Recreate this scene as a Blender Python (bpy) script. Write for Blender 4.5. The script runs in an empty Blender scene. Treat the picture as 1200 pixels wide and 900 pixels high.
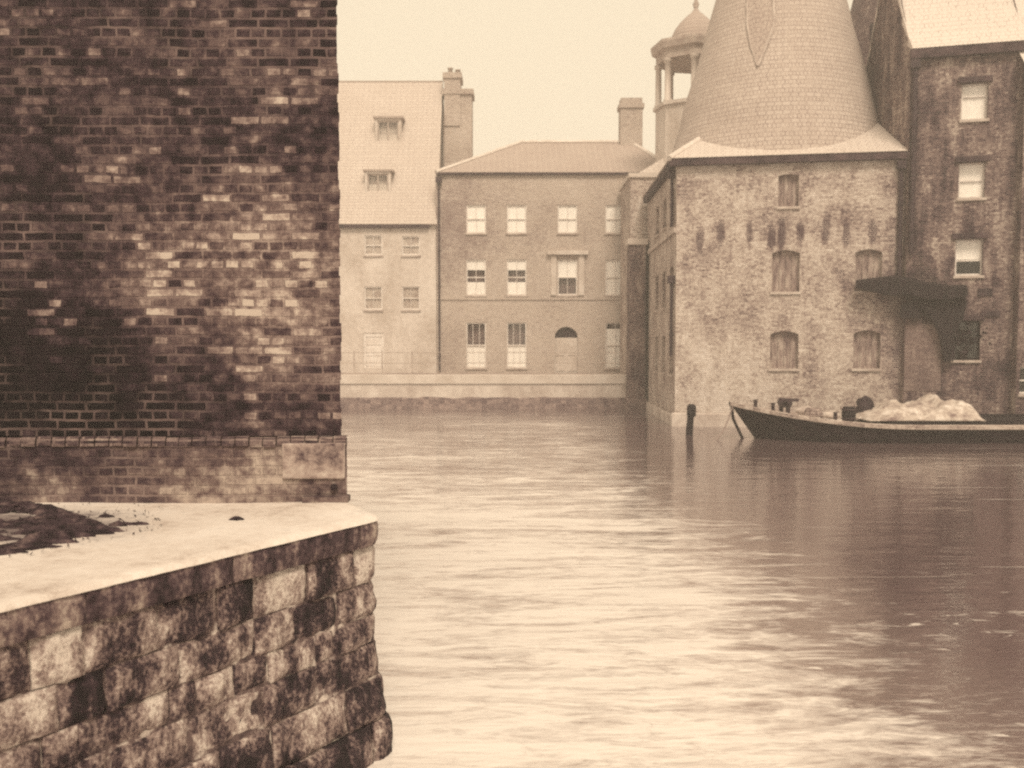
import bpy, math, random
from mathutils import Vector, noise
R = math.radians
random.seed(7)
scene = bpy.context.scene
col = scene.collection

# ------------------------------------------------------------------ camera, world, sun, exposure
CAM = Vector((0.0, 0.0, 3.0))
PITCH, PRINC, FPX = R(3.5), 478.0, 1200.0
cd = bpy.data.cameras.new('camera')
cd.sensor_width = 36.0
cd.lens = 36.0
cd.shift_y = (PRINC - 450.0) / 1200.0
cd.clip_start, cd.clip_end = 0.1, 3000.0
cd.dof.use_dof = True
cd.dof.focus_distance = 10.0
cd.dof.aperture_fstop = 2.3
cam = bpy.data.objects.new('camera', cd)
col.objects.link(cam)
cam.location = CAM
cam.rotation_euler = (R(90) - PITCH, 0, 0)
scene.camera = cam

SUN_EL, SUN_AZ = R(52), R(170)        # behind the camera, a little to the right (compass from +Y, clockwise)
world = bpy.data.worlds.new('World')
scene.world = world
world.use_nodes = True
nt = world.node_tree
bg = nt.nodes['Background']
sky = nt.nodes.new('ShaderNodeTexSky')
sky.sky_type = 'NISHITA'
sky.sun_disc = False
sky.sun_elevation, sky.sun_rotation = SUN_EL, SUN_AZ
sky.air_density, sky.dust_density, sky.ozone_density = 1.0, 4.0, 1.0
bw = nt.nodes.new('ShaderNodeRGBToBW')
nt.links.new(sky.outputs[0], bw.inputs[0])
flat = nt.nodes.new('ShaderNodeMix'); flat.data_type = 'FLOAT'      # closed cloud evens the sky out
flat.inputs[0].default_value = 0.75
nt.links.new(bw.outputs[0], flat.inputs[2]); flat.inputs[3].default_value = 8.0
tint = nt.nodes.new('ShaderNodeVectorMath'); tint.operation = 'SCALE'
tint.inputs[0].default_value = (1.0, 0.845, 0.62)
nt.links.new(flat.outputs[0], tint.inputs['Scale'])
nt.links.new(tint.outputs[0], bg.inputs[0])
bg.inputs[1].default_value = 0.12

sl = bpy.data.lights.new('sun', 'SUN')
sl.energy, sl.angle, sl.color = 2.6, R(20), (1.0, 0.86, 0.66)
sun = bpy.data.objects.new('sun', sl)
col.objects.link(sun)
sd = Vector((math.sin(SUN_AZ) * math.cos(SUN_EL), math.cos(SUN_AZ) * math.cos(SUN_EL), math.sin(SUN_EL)))
sun.rotation_euler = sd.to_track_quat('Z', 'Y').to_euler()
sun.location = (0, -20, 60)

vs = scene.view_settings
vs.view_transform, vs.look, vs.gamma, vs.use_curve_mapping = 'Standard', 'None', 1.0, False
vs.exposure = 0.3
scene.cycles.filter_width = 2.2
scene.cycles.use_denoising = False
scene.cycles.volume_bounces = 2
scene.cycles.max_bounces = 8
HAZE = 0.0030


# ------------------------------------------------------------------ pixel rays (1200 x 900 photo) to points of the place
def ray(px, py):
    u, v = (px - 600.0) / FPX, (PRINC - py) / FPX
    c, s = math.cos(PITCH), math.sin(PITCH)
    return Vector((u, c + v * s, -s + v * c))


def at(px, py, Y):
    d = ray(px, py)
    return CAM + d * (Y / d.y)


def atz(px, py, z):
    d = ray(px, py)
    return CAM + d * ((z - 3.0) / d.z)


class Wall:
    """vertical plane through a and b (plan points), seen from outside; u runs from a to b"""
    def __init__(s, a, b):
        s.O = Vector((a[0], a[1], 0)); d = Vector((b[0] - a[0], b[1] - a[1], 0))
        s.L = d.length; s.U = d.normalized()
        s.N = Vector((s.U.y, -s.U.x, 0))           # outward when u runs left to right as seen

    def hit(s, px, py):
        d = ray(px, py)
        t = (s.O - CAM).dot(s.N) / d.dot(s.N)
        p = CAM + d * t
        return (p - s.O).dot(s.U), p.z

    def rect(s, x0, y0, x1, y1):
        ym, xm = (y0 + y1) / 2, (x0 + x1) / 2
        return (s.hit(x0, ym)[0], s.hit(x1, ym)[0], s.hit(xm, y1)[1], s.hit(xm, y0)[1])

    def p(s, u, z, out=0.0):
        return s.O + s.U * u + s.N * out + Vector((0, 0, z))


# ------------------------------------------------------------------ mesh collecting
class MB:
    def __init__(s):
        s.v, s.f, s.m, s.uv, s.sm, s.tone = [], [], [], [], [], []
        s.mi, s.smooth, s.t = 0, False, 0.5

    def face(s, pts, uv=None):
        i = len(s.v)
        s.v += [Vector(p) for p in pts]
        s.f.append(list(range(i, i + len(pts))))
        s.m.append(s.mi); s.sm.append(s.smooth); s.uv.append(uv); s.tone.append(s.t)

    def grid(s, pts, nu, nv, uvf=None):
        """pts[j*nu+i]; shared vertices"""
        i0 = len(s.v)
        s.v += [Vector(p) for p in pts]
        for j in range(nv - 1):
            for i in range(nu - 1):
                a = i0 + j * nu + i
                q = [a, a + 1, a + nu + 1, a + nu]
                s.f.append(q); s.m.append(s.mi); s.sm.append(s.smooth); s.tone.append(s.t)
                s.uv.append([uvf(k - i0) for k in q] if uvf else None)

    def obox(s, c, U, N, W, hu, hn, hw):
        c, U, N, W = Vector(c), Vector(U) * hu, Vector(N) * hn, Vector(W) * hw
        P = [c + a * U + b * N + d * W for d in (-1, 1) for b in (-1, 1) for a in (-1, 1)]
        for q in ((0, 1, 3, 2), (4, 6, 7, 5), (0, 4, 5, 1), (2, 3, 7, 6), (0, 2, 6, 4), (1, 5, 7, 3)):
            s.face([P[k] for k in q])

    def box(s, x0, x1, y0, y1, z0, z1):
        s.obox(((x0 + x1) / 2, (y0 + y1) / 2, (z0 + z1) / 2), (1, 0, 0), (0, 1, 0), (0, 0, 1),
               abs(x1 - x0) / 2, abs(y1 - y0) / 2, abs(z1 - z0) / 2)

    def wbox(s, w, u0, u1, z0, z1, o0, o1):
        """box in wall coordinates, from o0 to o1 along the outward normal"""
        s.obox(w.p((u0 + u1) / 2, (z0 + z1) / 2, (o0 + o1) / 2), w.U, w.N, (0, 0, 1),
               abs(u1 - u0) / 2, abs(o1 - o0) / 2, abs(z1 - z0) / 2)

    def tube(s, pts, rad, n=8, cap=True):
        pts = [Vector(p) for p in pts]
        rings = []
        for i, p in enumerate(pts):
            d = (pts[min(i + 1, len(pts) - 1)] - pts[max(i - 1, 0)]).normalized()
            a = d.cross(Vector((0, 0, 1)) if abs(d.z) < 0.9 else Vector((1, 0, 0))).normalized()
            b = d.cross(a)
            r = rad[i] if isinstance(rad, (list, tuple)) else rad
            rings.append([p + (a * math.cos(2 * math.pi * k / n) + b * math.sin(2 * math.pi * k / n)) * r for k in range(n)])
        sm = s.smooth; s.smooth = True
        s.grid([q for rg in rings for q in rg + rg[:1]], n + 1, len(rings))
        s.smooth = sm
        if cap:
            s.face(rings[0]); s.face(rings[-1])

    def lathe(s, c, prof, n=32, ph=0.0, smooth=True):
        c = Vector(c)
        pts, uvs, L = [], [], 0
        for j, (r, z) in enumerate(prof):
            if j: L += math.hypot(r - prof[j - 1][0], z - prof[j - 1][1])
            for i in range(n + 1):
                a = 2 * math.pi * i / n + ph
                pts.append(c + Vector((math.cos(a) * r, math.sin(a) * r, z)))
                uvs.append((a * 3.2, L))
        sm = s.smooth; s.smooth = smooth
        s.grid(pts, n + 1, len(prof), lambda k: uvs[k])
        s.smooth = sm

    def facade(s, w, u0, u1, z0, z1, holes, depth=0.15, arch=0.0):
        """wall sheet with real openings and reveals"""
        us = sorted({u0, u1} | {h[0] for h in holes} | {h[1] for h in holes})
        zs = sorted({z0, z1} | {h[2] for h in holes} | {h[3] for h in holes})
        for a, b in zip(us, us[1:]):
            for c, d in zip(zs, zs[1:]):
                um, zm = (a + b) / 2, (c + d) / 2
                if any(h[0] < um < h[1] and h[2] < zm < h[3] for h in holes): continue
                s.face([w.p(a, c), w.p(b, c), w.p(b, d), w.p(a, d)])
        for h in holes:
            a, b, c, d = h[:4]
            for (p, q) in (((a, c), (a, d)), ((b, d), (b, c)), ((a, d), (b, d)), ((b, c), (a, c))):
                s.face([w.p(*p), w.p(*q), w.p(*q, -depth), w.p(*p, -depth)])
            ar = h[4] if len(h) > 4 else arch
            if ar:                                   # curved head: spandrel pieces in the opening's top
                n = 10
                pt = [(a + (b - a) * k / n, d - ar * (2 * k / n - 1) ** 2) for k in range(n + 1)]
                if ar > 0.3:
                    pt = [(a + (b - a) * (1 - math.cos(math.pi * k / n)) / 2, d - ar * (1 - math.sin(math.pi * k / n))) for k in range(n + 1)]
                for (p, q) in zip(pt, pt[1:]):
                    if d - p[1] < 1e-5 and d - q[1] < 1e-5: continue
                    s.face([w.p(*p, -0.001), w.p(*q, -0.001), w.p(q[0], d, -0.001), w.p(p[0], d, -0.001)])
                    s.face([w.p(*p, -0.001), w.p(*q, -0.001), w.p(*q, -depth), w.p(*p, -depth)])

    def build(s, name, mats, parent=None, bevel=0.0):
        me = bpy.data.meshes.new(name)
        me.from_pydata([tuple(p) for p in s.v], [], s.f)
        mats = mats if isinstance(mats, (list, tuple)) else [mats]
        for m in mats: me.materials.append(m)
        uvl = me.uv_layers.new(name='UVMap')
        ta = me.attributes.new('tone', 'FLOAT', 'FACE')
        for p in me.polygons:
            k = p.index
            p.material_index = s.m[k]; p.use_smooth = s.sm[k]; ta.data[k].value = s.tone[k]
            if s.uv[k]:
                for li, uvp in zip(p.loop_indices, s.uv[k]): uvl.data[li].uv = uvp
            else:
                n = p.normal
                t = Vector((-n.y, n.x, 0))
                t = t.normalized() if t.length > 0.15 else Vector((1, 0, 0))
                if t.x < -0.01 or (abs(t.x) <= 0.01 and t.y < 0): t = -t
                b = n.cross(t)
                if b.z < -0.01 or (abs(b.z) <= 0.01 and b.y < 0): b = -b
                for li in p.loop_indices:
                    co = me.vertices[me.loops[li].vertex_index].co
                    uvl.data[li].uv = (co.dot(t), co.dot(b))
        o = bpy.data.objects.new(name, me)
        col.objects.link(o)
        if parent is not None:
            o.parent = parent
            if parent.type == 'EMPTY': o.location = -parent.location
        if bevel:
            import bmesh
            bm = bmesh.new(); bm.from_mesh(me)
            bmesh.ops.remove_doubles(bm, verts=bm.verts, dist=1e-5)
            bm.to_mesh(me); bm.free()
            md = o.modifiers.new('bevel', 'BEVEL'); md.width = bevel; md.segments = 2; md.limit_method = 'ANGLE'
        return o


def tag(o, label=None, cat=None, group=None, kind=None):
    if label: o['label'] = label
    if cat: o['category'] = cat
    if group: o['group'] = group
    if kind: o['kind'] = kind
    return o


def thing(name, loc, label, cat, group=None):
    o = bpy.data.objects.new(name, None)
    o.empty_display_size = 0.3
    o.location = loc
    col.objects.link(o)
    return tag(o, label, cat, group)


# ------------------------------------------------------------------ materials (a sepia print: brown darks, cream lights)
def sep(v):
    def lerp(tab):
        for (a, p), (b, q) in zip(tab, tab[1:]):
            if v <= b: return p + (q - p) * max(0, v - a) / (b - a)
        return tab[-1][1]
    g_ = lerp(((0, 0.56), (0.12, 0.70), (0.38, 0.855), (0.75, 0.97)))
    b_ = lerp(((0, 0.82), (0.12, 0.69), (0.38, 0.75), (0.75, 0.94)))
    return (v * 1.03, v * g_, v * b_, 1.0)


class G:
    """small node graph helper"""
    def __init__(s, name, rough=0.9, spec=0.25):
        s.mat = bpy.data.materials.new(name); s.mat.use_nodes = True
        s.t = s.mat.node_tree; s.b = s.t.nodes['Principled BSDF']
        s.b.inputs['Roughness'].default_value = rough
        s.b.inputs['Specular IOR Level'].default_value = spec

    def n(s, typ, **kw):
        x = s.t.nodes.new('ShaderNode' + typ)
        for k, v in kw.items():
            if isinstance(v, bpy.types.NodeSocket): s.t.links.new(v, x.inputs[k.replace('_', ' ')])
            elif k in x.inputs or k.replace('_', ' ') in x.inputs: x.inputs[k.replace('_', ' ')].default_value = v
            else: setattr(x, k, v)
        return x

    def l(s, a, b): s.t.links.new(a, b)

    def math(s, op, a, b=0.0, clamp=False):
        x = s.t.nodes.new('ShaderNodeMath'); x.operation = op; x.use_clamp = clamp
        for i, q in enumerate((a, b)):
            if isinstance(q, bpy.types.NodeSocket): s.l(q, x.inputs[i])
            else: x.inputs[i].default_value = q
        return x.outputs[0]

    def uv(s): return s.n('UVMap').outputs[0]

    def obj(s): return s.n('TexCoord').outputs['Object']

    def map(s, vec, scale=(1, 1, 1), loc=(0, 0, 0)):
        m = s.n('Mapping'); s.l(vec, m.inputs[0]); m.inputs['Scale'].default_value = scale; m.inputs['Location'].default_value = loc
        return m.outputs[0]

    def noise(s, vec, scale, detail=5, rough=0.6, scl=(1, 1, 1), loc=(0, 0, 0), dist=0.0):
        x = s.n('TexNoise'); s.l(s.map(vec, scl, loc), x.inputs['Vector'])
        x.inputs['Scale'].default_value = scale; x.inputs['Detail'].default_value = detail
        x.inputs['Roughness'].default_value = rough; x.inputs['Distortion'].default_value = dist
        return x.outputs['Fac']

    def ramp(s, fac, stops):
        x = s.n('ValToRGB'); s.l(fac, x.inputs[0])
        el = x.color_ramp.elements
        while len(el) < len(stops): el.new(0.5)
        for e, (p, v) in zip(el, stops):
            e.position = p; e.color = sep(v) if not isinstance(v, tuple) else v
        return x.outputs[0]

    def fr(s, fac, a, b, c=0.0, d=1.0):
        x = s.n('MapRange'); s.l(fac, x.inputs[0])
        for i, q in enumerate((a, b, c, d)): x.inputs[i + 1].default_value = q
        return x.outputs[0]

    def mix(s, fac, a, b):
        x = s.n('Mix', data_type='RGBA')
        for i, q in ((0, fac), (6, a), (7, b)):
            if isinstance(q, bpy.types.NodeSocket): s.l(q, x.inputs[i])
            else: x.inputs[i].default_value = q if isinstance(q, (tuple, float)) and i else q
        return x.outputs[2]

    def bump(s, h, strength=0.5, dist=0.01):
        x = s.n('Bump'); s.l(h, x.inputs['Height'])
        x.inputs['Strength'].default_value = strength; x.inputs['Distance'].default_value = dist
        s.l(x.outputs[0], s.b.inputs['Normal'])

    def color(s, c): s.l(c, s.b.inputs['Base Color'])


def brick_mat(name, stops, mortar, wr=0.5, ws=0.8, wf=0.5, streak=0.0, sscale=0.5, mvis=(0.4, 0.6), seed=0.0, bw=0.235, bh=0.075, bump=0.6, patches=(), msize=0.012, pale=0.0, drips=()):
    g = G(name)
    uv = g.uv()
    def wobble(vec, scale, amp):
        wn = g.n('TexNoise'); g.l(vec, wn.inputs['Vector']); wn.inputs['Scale'].default_value = scale; wn.inputs['Detail'].default_value = 2
        c_ = g.n('VectorMath', operation='SUBTRACT'); g.l(wn.outputs['Color'], c_.inputs[0]); c_.inputs[1].default_value = (0.5, 0.5, 0.5)
        w_ = g.n('VectorMath', operation='MULTIPLY_ADD'); g.l(c_.outputs[0], w_.inputs[0]); w_.inputs[1].default_value = (amp, amp * 0.7, 0); g.l(vec, w_.inputs[2])
        return w_.outputs[0]
    buv = wobble(wobble(uv, 0.7, 0.07), 7.0, 0.03)
    bt = g.n('TexBrick'); g.l(g.map(buv, (1, 1, 1), (seed * 0.11, 0.0, 0)), bt.inputs['Vector'])
    bt.offset, bt.squash, bt.squash_frequency = 0.5, 0.5, 2
    for k, v in (('Color1', (0, 0, 0, 1)), ('Color2', (1, 1, 1, 1)), ('Mortar', (0.5, 0.5, 0.5, 1)), ('Scale', 1.0),
                 ('Mortar Size', msize), ('Mortar Smooth', 0.25), ('Bias', 0.0), ('Brick Width', bw), ('Row Height', bh)):
        bt.inputs[k].default_value = v
    r = g.n('RGBToBW', Color=bt.outputs['Color']).outputs[0]
    s1 = g.noise(uv, sscale, 6, 0.62, loc=(seed, seed * 1.7, 0))
    s2 = g.noise(uv, 9.0, 5, 0.7, loc=(seed * 3, seed, 0))
    val = g.math('ADD', g.math('MULTIPLY', g.math('SUBTRACT', r, 0.5), wr), g.math('MULTIPLY', g.math('SUBTRACT', s1, 0.5), ws * 2.2))
    val = g.math('ADD', val, g.math('MULTIPLY', g.math('SUBTRACT', s2, 0.5), wf * 2))
    if streak:
        s3 = g.noise(uv, 1.0, 5, 0.65, scl=(2.2, 0.4, 1), loc=(seed * 5, 0, 0))
        val = g.math('ADD', val, g.math('MULTIPLY', g.math('SUBTRACT', s3, 0.5), streak * 2))
    for (pu, pv, ru, rv, amt) in patches:           # soft patches: soot, efflorescence, also vignetting and corner shade put into colour
        wob = g.n('VectorMath', operation='MULTIPLY_ADD')
        wn = g.n('TexNoise'); g.l(uv, wn.inputs['Vector']); wn.inputs['Scale'].default_value = 1.6; wn.inputs['Detail'].default_value = 4
        g.l(wn.outputs['Color'], wob.inputs[0]); wob.inputs[1].default_value = (0.9, 0.9, 0); g.l(uv, wob.inputs[2])
        gr = g.n('TexGradient', gradient_type='SPHERICAL')
        g.l(g.map(wob.outputs[0], (1 / ru, 1 / rv, 1), (-(pu + 0.45) / ru, -(pv + 0.45) / rv, 0)), gr.inputs[0])
        val = g.math('ADD', val, g.math('MULTIPLY', g.fr(gr.outputs['Fac'], 0.0, 0.7), amt))
    if pale:
        pm = g.fr(g.noise(uv, 1.4, 3, 0.6, loc=(seed + 9, 4, 0)), 0.42, 0.6)
        val = g.math('ADD', val, g.math('MULTIPLY', g.math('MULTIPLY', g.fr(r, 0.78, 0.92), pm), pale))
    for (pu, pv, ru, rv, amt) in drips:             # narrow run-down stains
        wn = g.n('TexNoise'); g.l(uv, wn.inputs['Vector']); wn.inputs['Scale'].default_value = 5.0; wn.inputs['Detail'].default_value = 4
        wob = g.n('VectorMath', operation='MULTIPLY_ADD'); g.l(wn.outputs['Color'], wob.inputs[0]); wob.inputs[1].default_value = (0.16, 0.2, 0); g.l(uv, wob.inputs[2])
        gr = g.n('TexGradient', gradient_type='SPHERICAL')
        g.l(g.map(wob.outputs[0], (1 / ru, 1 / rv, 1), (-(pu + 0.08) / ru, -(pv + 0.1) / rv, 0)), gr.inputs[0])
        val = g.math('ADD', val, g.math('MULTIPLY', g.fr(gr.outputs['Fac'], 0.0, 0.6), amt))
    val = g.math('ADD', val, 0.5, True)
    c = g.ramp(val, stops)
    mv = g.fr(g.noise(uv, 1.3, 4, 0.6, loc=(seed + 4, 2, 0)), mvis[0], mvis[1])
    mf = g.math('MULTIPLY', bt.outputs['Fac'], mv)
    mc = g.ramp(g.noise(uv, 5.0, 4, loc=(1, seed, 0)), [(0.3, mortar * 0.6), (0.7, mortar * 1.15)])
    g.color(g.mix(mf, c, mc))
    h = g.math('SUBTRACT', g.math('MULTIPLY', s2, 0.7), bt.outputs['Fac'])
    g.bump(h, bump, 0.012)
    return g.mat


def mottle(name, stops, scale=2.0, scl=(1, 1, 1), rough=0.85, fine=14.0, wfine=0.35, bump=0.4, bd=0.01, coord='uv', seed=0.0, spec=0.25, tone=0.0):
    g = G(name, rough, spec)
    v = g.uv() if coord == 'uv' else g.obj()
    a = g.noise(v, scale, 6, 0.62, scl, (seed, seed * 2, 0))
    b = g.noise(v, fine, 4, 0.7, (1, 1, 1), (seed * 3, 0, 0))
    val = g.math('ADD', g.math('MULTIPLY', g.math('SUBTRACT', a, 0.5), 2.0), g.math('MULTIPLY', g.math('SUBTRACT', b, 0.5), wfine * 2))
    if tone:
        at_ = g.n('Attribute', attribute_name='tone').outputs['Fac']
        val = g.math('ADD', val, g.math('MULTIPLY', g.math('SUBTRACT', at_, 0.5), tone))
    val = g.math('ADD', val, 0.5, True)
    g.color(g.ramp(val, stops))
    g.bump(g.math('ADD', a, g.math('MULTIPLY', b, 0.4)), bump, bd)
    return g.mat


def slate_mat(name, lo, hi, cw=0.3, ch=0.2, seed=0.0, wr=0.35, mort=0.5):
    return brick_mat(name, [(0.15, lo), (0.85, hi)], lo * mort, wr=wr, ws=0.35, wf=0.25, sscale=0.4, mvis=(0.2, 0.45), seed=seed, bw=cw, bh=ch, bump=0.18, msize=0.016)


# near wall: patch centres are in the wall's own u (=x) and height
M = {}
M['near_brick'] = brick_mat('near_brick', [(0.0, 0.005), (0.32, 0.014), (0.52, 0.042), (0.72, 0.12), (0.9, 0.28), (1.0, 0.42)], 0.17, wr=0.40, ws=0.40, wf=0.56, streak=0.26, pale=0.12,
                            sscale=1.1, mvis=(0.47, 0.72), seed=3.0, bump=0.9,
                            patches=((-2.0, 3.6, 1.3, 0.9, 0.22), (-1.6, 3.0, 0.9, 1.0, 0.14), (-4.4, 2.7, 2.0, 1.0, -0.28), (-3.2, 2.45, 1.6, 0.4, -0.2), (-5.0, 4.4, 1.5, 3.0, -0.2)))  # last patch: lens vignetting at the left end put into the colour
M['plinth_brick'] = brick_mat('plinth_brick', [(0.0, 0.012), (0.35, 0.045), (0.6, 0.13), (0.9, 0.36)], 0.2, wr=0.22, ws=0.65, wf=0.6, sscale=1.4, seed=8.0, mvis=(0.42, 0.62), streak=0.2, bump=0.9,
                              patches=((-3.9, 2.2, 1.6, 0.5, -0.2), (-1.8, 1.9, 1.2, 0.5, 0.15)))
M['corner_stone'] = mottle('corner_stone', [(0.1, 0.06), (0.45, 0.26), (0.85, 0.46)], 2.6, fine=16, wfine=0.6, bump=0.8)
g = G('quay_stone', 0.85)
P = g.obj(); UVq = g.uv()
q1 = g.noise(P, 2.3, 5, 0.62, (1, 1, 0.75), (3, 1, 2), dist=0.4)
q2 = g.noise(P, 9.0, 5, 0.7, (1, 1, 0.5), (1, 7, 2))
q3 = g.noise(P, 38.0, 3, 0.7)
q4 = g.noise(UVq, 3.0, 4, 0.6)
tn = g.n('Attribute', attribute_name='tone').outputs['Fac']
val = g.math('ADD', g.math('MULTIPLY', g.math('SUBTRACT', q1, 0.5), 1.9), g.math('MULTIPLY', g.math('SUBTRACT', q2, 0.5), 1.3))
val = g.math('ADD', val, g.math('MULTIPLY', g.math('SUBTRACT', q3, 0.5), 1.0))
val = g.math('ADD', val, g.math('MULTIPLY', g.math('SUBTRACT', q4, 0.5), 1.0))
val = g.math('ADD', val, g.math('MULTIPLY', g.math('SUBTRACT', tn, 0.5), 0.4))
val = g.math('ADD', val, 0.52, True)
g.color(g.ramp(val, [(0.08, 0.008), (0.34, 0.035), (0.47, 0.12), (0.64, 0.25), (0.92, 0.52)]))
g.bump(g.math('ADD', g.math('MULTIPLY', q2, 0.8), g.math('MULTIPLY', q3, 0.5)), 1.0, 0.03)
M['quay_stone'] = g.mat
M['coping_stone'] = mottle('coping_stone', [(0.1, 0.014), (0.4, 0.06), (0.6, 0.17), (0.9, 0.38)], 4.0, (1.4, 0.35, 1), fine=20, wfine=0.6, bump=0.8, bd=0.012, tone=0.4, seed=5.0)
M['mortar'] = mottle('mortar', [(0.25, 0.02), (0.55, 0.12), (0.8, 0.5)], 5.0, coord='obj')
g = G('deck_stone', 0.85)
P = g.obj()
d1 = g.noise(P, 1.1, 6, 0.62); d2 = g.noise(P, 11.0, 4, 0.7); d3 = g.noise(P, 60.0, 3, 0.7)
val = g.math('ADD', g.math('MULTIPLY', g.math('SUBTRACT', d1, 0.5), 1.6), g.math('MULTIPLY', g.math('SUBTRACT', d2, 0.5), 1.0))
val = g.math('ADD', g.math('ADD', val, g.math('MULTIPLY', g.math('SUBTRACT', d3, 0.5), 0.5)), 0.5, True)
clean = g.ramp(val, [(0.1, 0.36), (0.4, 0.53), (0.8, 0.63)])
gr = g.n('TexGradient', gradient_type='SPHERICAL')
g.l(g.map(P, (1 / 1.9, 1 / 1.1, 1), (3.95 / 1.9, -7.0 / 1.1, -1.745)), gr.inputs[0])
mud = g.math('ADD', gr.outputs['Fac'], g.math('ADD', g.math('MULTIPLY', g.math('SUBTRACT', d1, 0.5), 0.9), g.math('MULTIPLY', g.math('SUBTRACT', d2, 0.5), 0.9)))
mf = g.fr(mud, 0.16, 0.62, 0.0, 0.85)
g.color(g.mix(mf, clean, sep(0.07)))
g.bump(g.math('ADD', d2, g.math('MULTIPLY', d3, 0.5)), 0.35, 0.015)
M['deck_stone'] = g.mat
M['weed'] = mottle('weed', [(0.2, 0.01), (0.6, 0.04), (0.9, 0.12)], 9.0, coord='obj', rough=0.9)
M['mill_brick'] = brick_mat('mill_brick', [(0.05, 0.08), (0.33, 0.24), (0.6, 0.43), (0.95, 0.58)], 0.42, wr=0.3, ws=0.6, wf=0.85, streak=0.32, sscale=0.9, seed=11.0,
                            patches=((0.6, 1.6, 3.4, 2.0, 0.22), (6.7, 5.0, 2.0, 4.5, -0.16), (7.1, 4.9, 1.0, 1.1, -0.45), (7.3, 4.0, 0.7, 6.0, -0.3)),  # tall strip at the right end: corner shade put into the colour
                            drips=[(-0.68 + u, 7.0 + 0.13 * math.sin(u * 5), 0.17, 0.7 + 0.15 * math.sin(u * 7), -0.62) for u in (0.85, 1.6, 2.62, 3.4, 3.75, 4.4, 5.3, 6.0, 6.9)])
M['tower_brick'] = brick_mat('tower_brick', [(0.05, 0.018), (0.35, 0.065), (0.6, 0.16), (0.95, 0.42)], 0.2, wr=0.3, ws=0.5, wf=0.6, streak=0.9, sscale=0.8, seed=21.0,
                             patches=((4.0, 4.6, 1.3, 1.7, -0.45), (3.6, 9.0, 1.0, 5.0, -0.12)))
M['door_brick'] = brick_mat('door_brick', [(0.05, 0.06), (0.5, 0.15), (0.95, 0.3)], 0.22, wr=0.3, ws=0.5, wf=0.6, streak=0.4, seed=17.0)
M['kiln_brick'] = brick_mat('kiln_brick', [(0.1, 0.1), (0.9, 0.3)], 0.3, seed=5.0)
M['house_brick'] = brick_mat('house_brick', [(0.05, 0.2), (0.45, 0.40), (0.95, 0.52)], 0.46, wr=0.3, ws=0.5, wf=0.45, sscale=0.3, seed=31.0,
                             patches=((-2.9, 9.2, 3.0, 3.6, -0.42),))  # part of the haze before the far houses is put into this colour
M['house_pale'] = mottle('house_pale', [(0.1, 0.38), (0.8, 0.58)], 0.6, (1, 0.5, 1), fine=5, wfine=0.6, bump=0.1)  # paler too, with some of the far haze in its colour
M['quay_pale'] = mottle('quay_pale', [(0.15, 0.32), (0.8, 0.55)], 0.7, (1, 0.6, 1), fine=5, wfine=0.4, bump=0.3)
M['quay_cap'] = mottle('quay_cap', [(0.2, 0.42), (0.8, 0.58)], 0.8, bump=0.1)
M['dark_band'] = mottle('dark_band', [(0.2, 0.07), (0.8, 0.22)], 1.6, (0.5, 1, 1), fine=9, wfine=0.6, bump=0.5)  # uneven dark band, used along the waterline
M['slate_pale'] = slate_mat('slate_pale', 0.44, 0.58, seed=2.0, mort=0.9, wr=0.15)
M['slate_white'] = slate_mat('slate_white', 0.52, 0.6, seed=3.0, wr=0.06, mort=0.99)
M['slate_kiln'] = slate_mat('slate_kiln', 0.34, 0.50, 0.24, 0.17, seed=4.0, mort=0.94, wr=0.2)
M['slate_soot'] = brick_mat('slate_soot', [(0.1, 0.08), (0.55, 0.17), (0.95, 0.32)], 0.09, wr=0.4, ws=0.6, wf=0.5, streak=0.35, sscale=0.6, mvis=(0.2, 0.45), seed=6.0, bw=0.22, bh=0.17, msize=0.02)
M['slate_house'] = slate_mat('slate_house', 0.32, 0.42, seed=7.0, mort=0.85, wr=0.15)
M['slate_mansard'] = slate_mat('slate_mansard', 0.40, 0.54, seed=9.0, mort=0.97, wr=0.08)
M['lead'] = mottle('lead', [(0.2, 0.46), (0.8, 0.6)], 2.0, bump=0.05)
M['white_paint'] = mottle('white_paint', [(0.2, 0.56), (0.8, 0.7)], 3.0, bump=0.05, rough=0.5)
M['grey_paint'] = mottle('grey_paint', [(0.2, 0.3), (0.8, 0.45)], 2.0, bump=0.05)
M['blind'] = mottle('blind', [(0.2, 0.78), (0.8, 0.86)], 1.5, bump=0.1)
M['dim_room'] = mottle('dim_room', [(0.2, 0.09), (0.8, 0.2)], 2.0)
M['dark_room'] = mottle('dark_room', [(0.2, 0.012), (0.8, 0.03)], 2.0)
M['sill'] = mottle('sill', [(0.2, 0.3), (0.8, 0.5)], 2.0)
M['shutter'] = mottle('shutter', [(0.15, 0.10), (0.5, 0.24), (0.9, 0.42)], 1.6, (4, 0.9, 1), fine=12, bump=0.4)
M['old_timber'] = mottle('old_timber', [(0.2, 0.005), (0.8, 0.018)], 2.0, (5, 0.6, 1), bump=0.5)
M['iron'] = mottle('iron', [(0.2, 0.02), (0.8, 0.06)], 3.0, rough=0.6)
M['eaves'] = mottle('eaves', [(0.2, 0.025), (0.8, 0.08)], 2.0)
M['hull'] = mottle('hull', [(0.2, 0.005), (0.8, 0.02)], 1.2, (0.6, 2.5, 1), rough=0.8, spec=0.08, bump=0.3, coord='uv')
M['deck_board'] = mottle('deck_board', [(0.15, 0.36), (0.8, 0.66)], 1.5, (0.5, 4, 1), bump=0.3)
M['gunwale'] = mottle('gunwale', [(0.15, 0.14), (0.5, 0.34), (0.85, 0.5)], 1.4, (0.7, 3, 1), fine=8, wfine=0.6)
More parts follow.
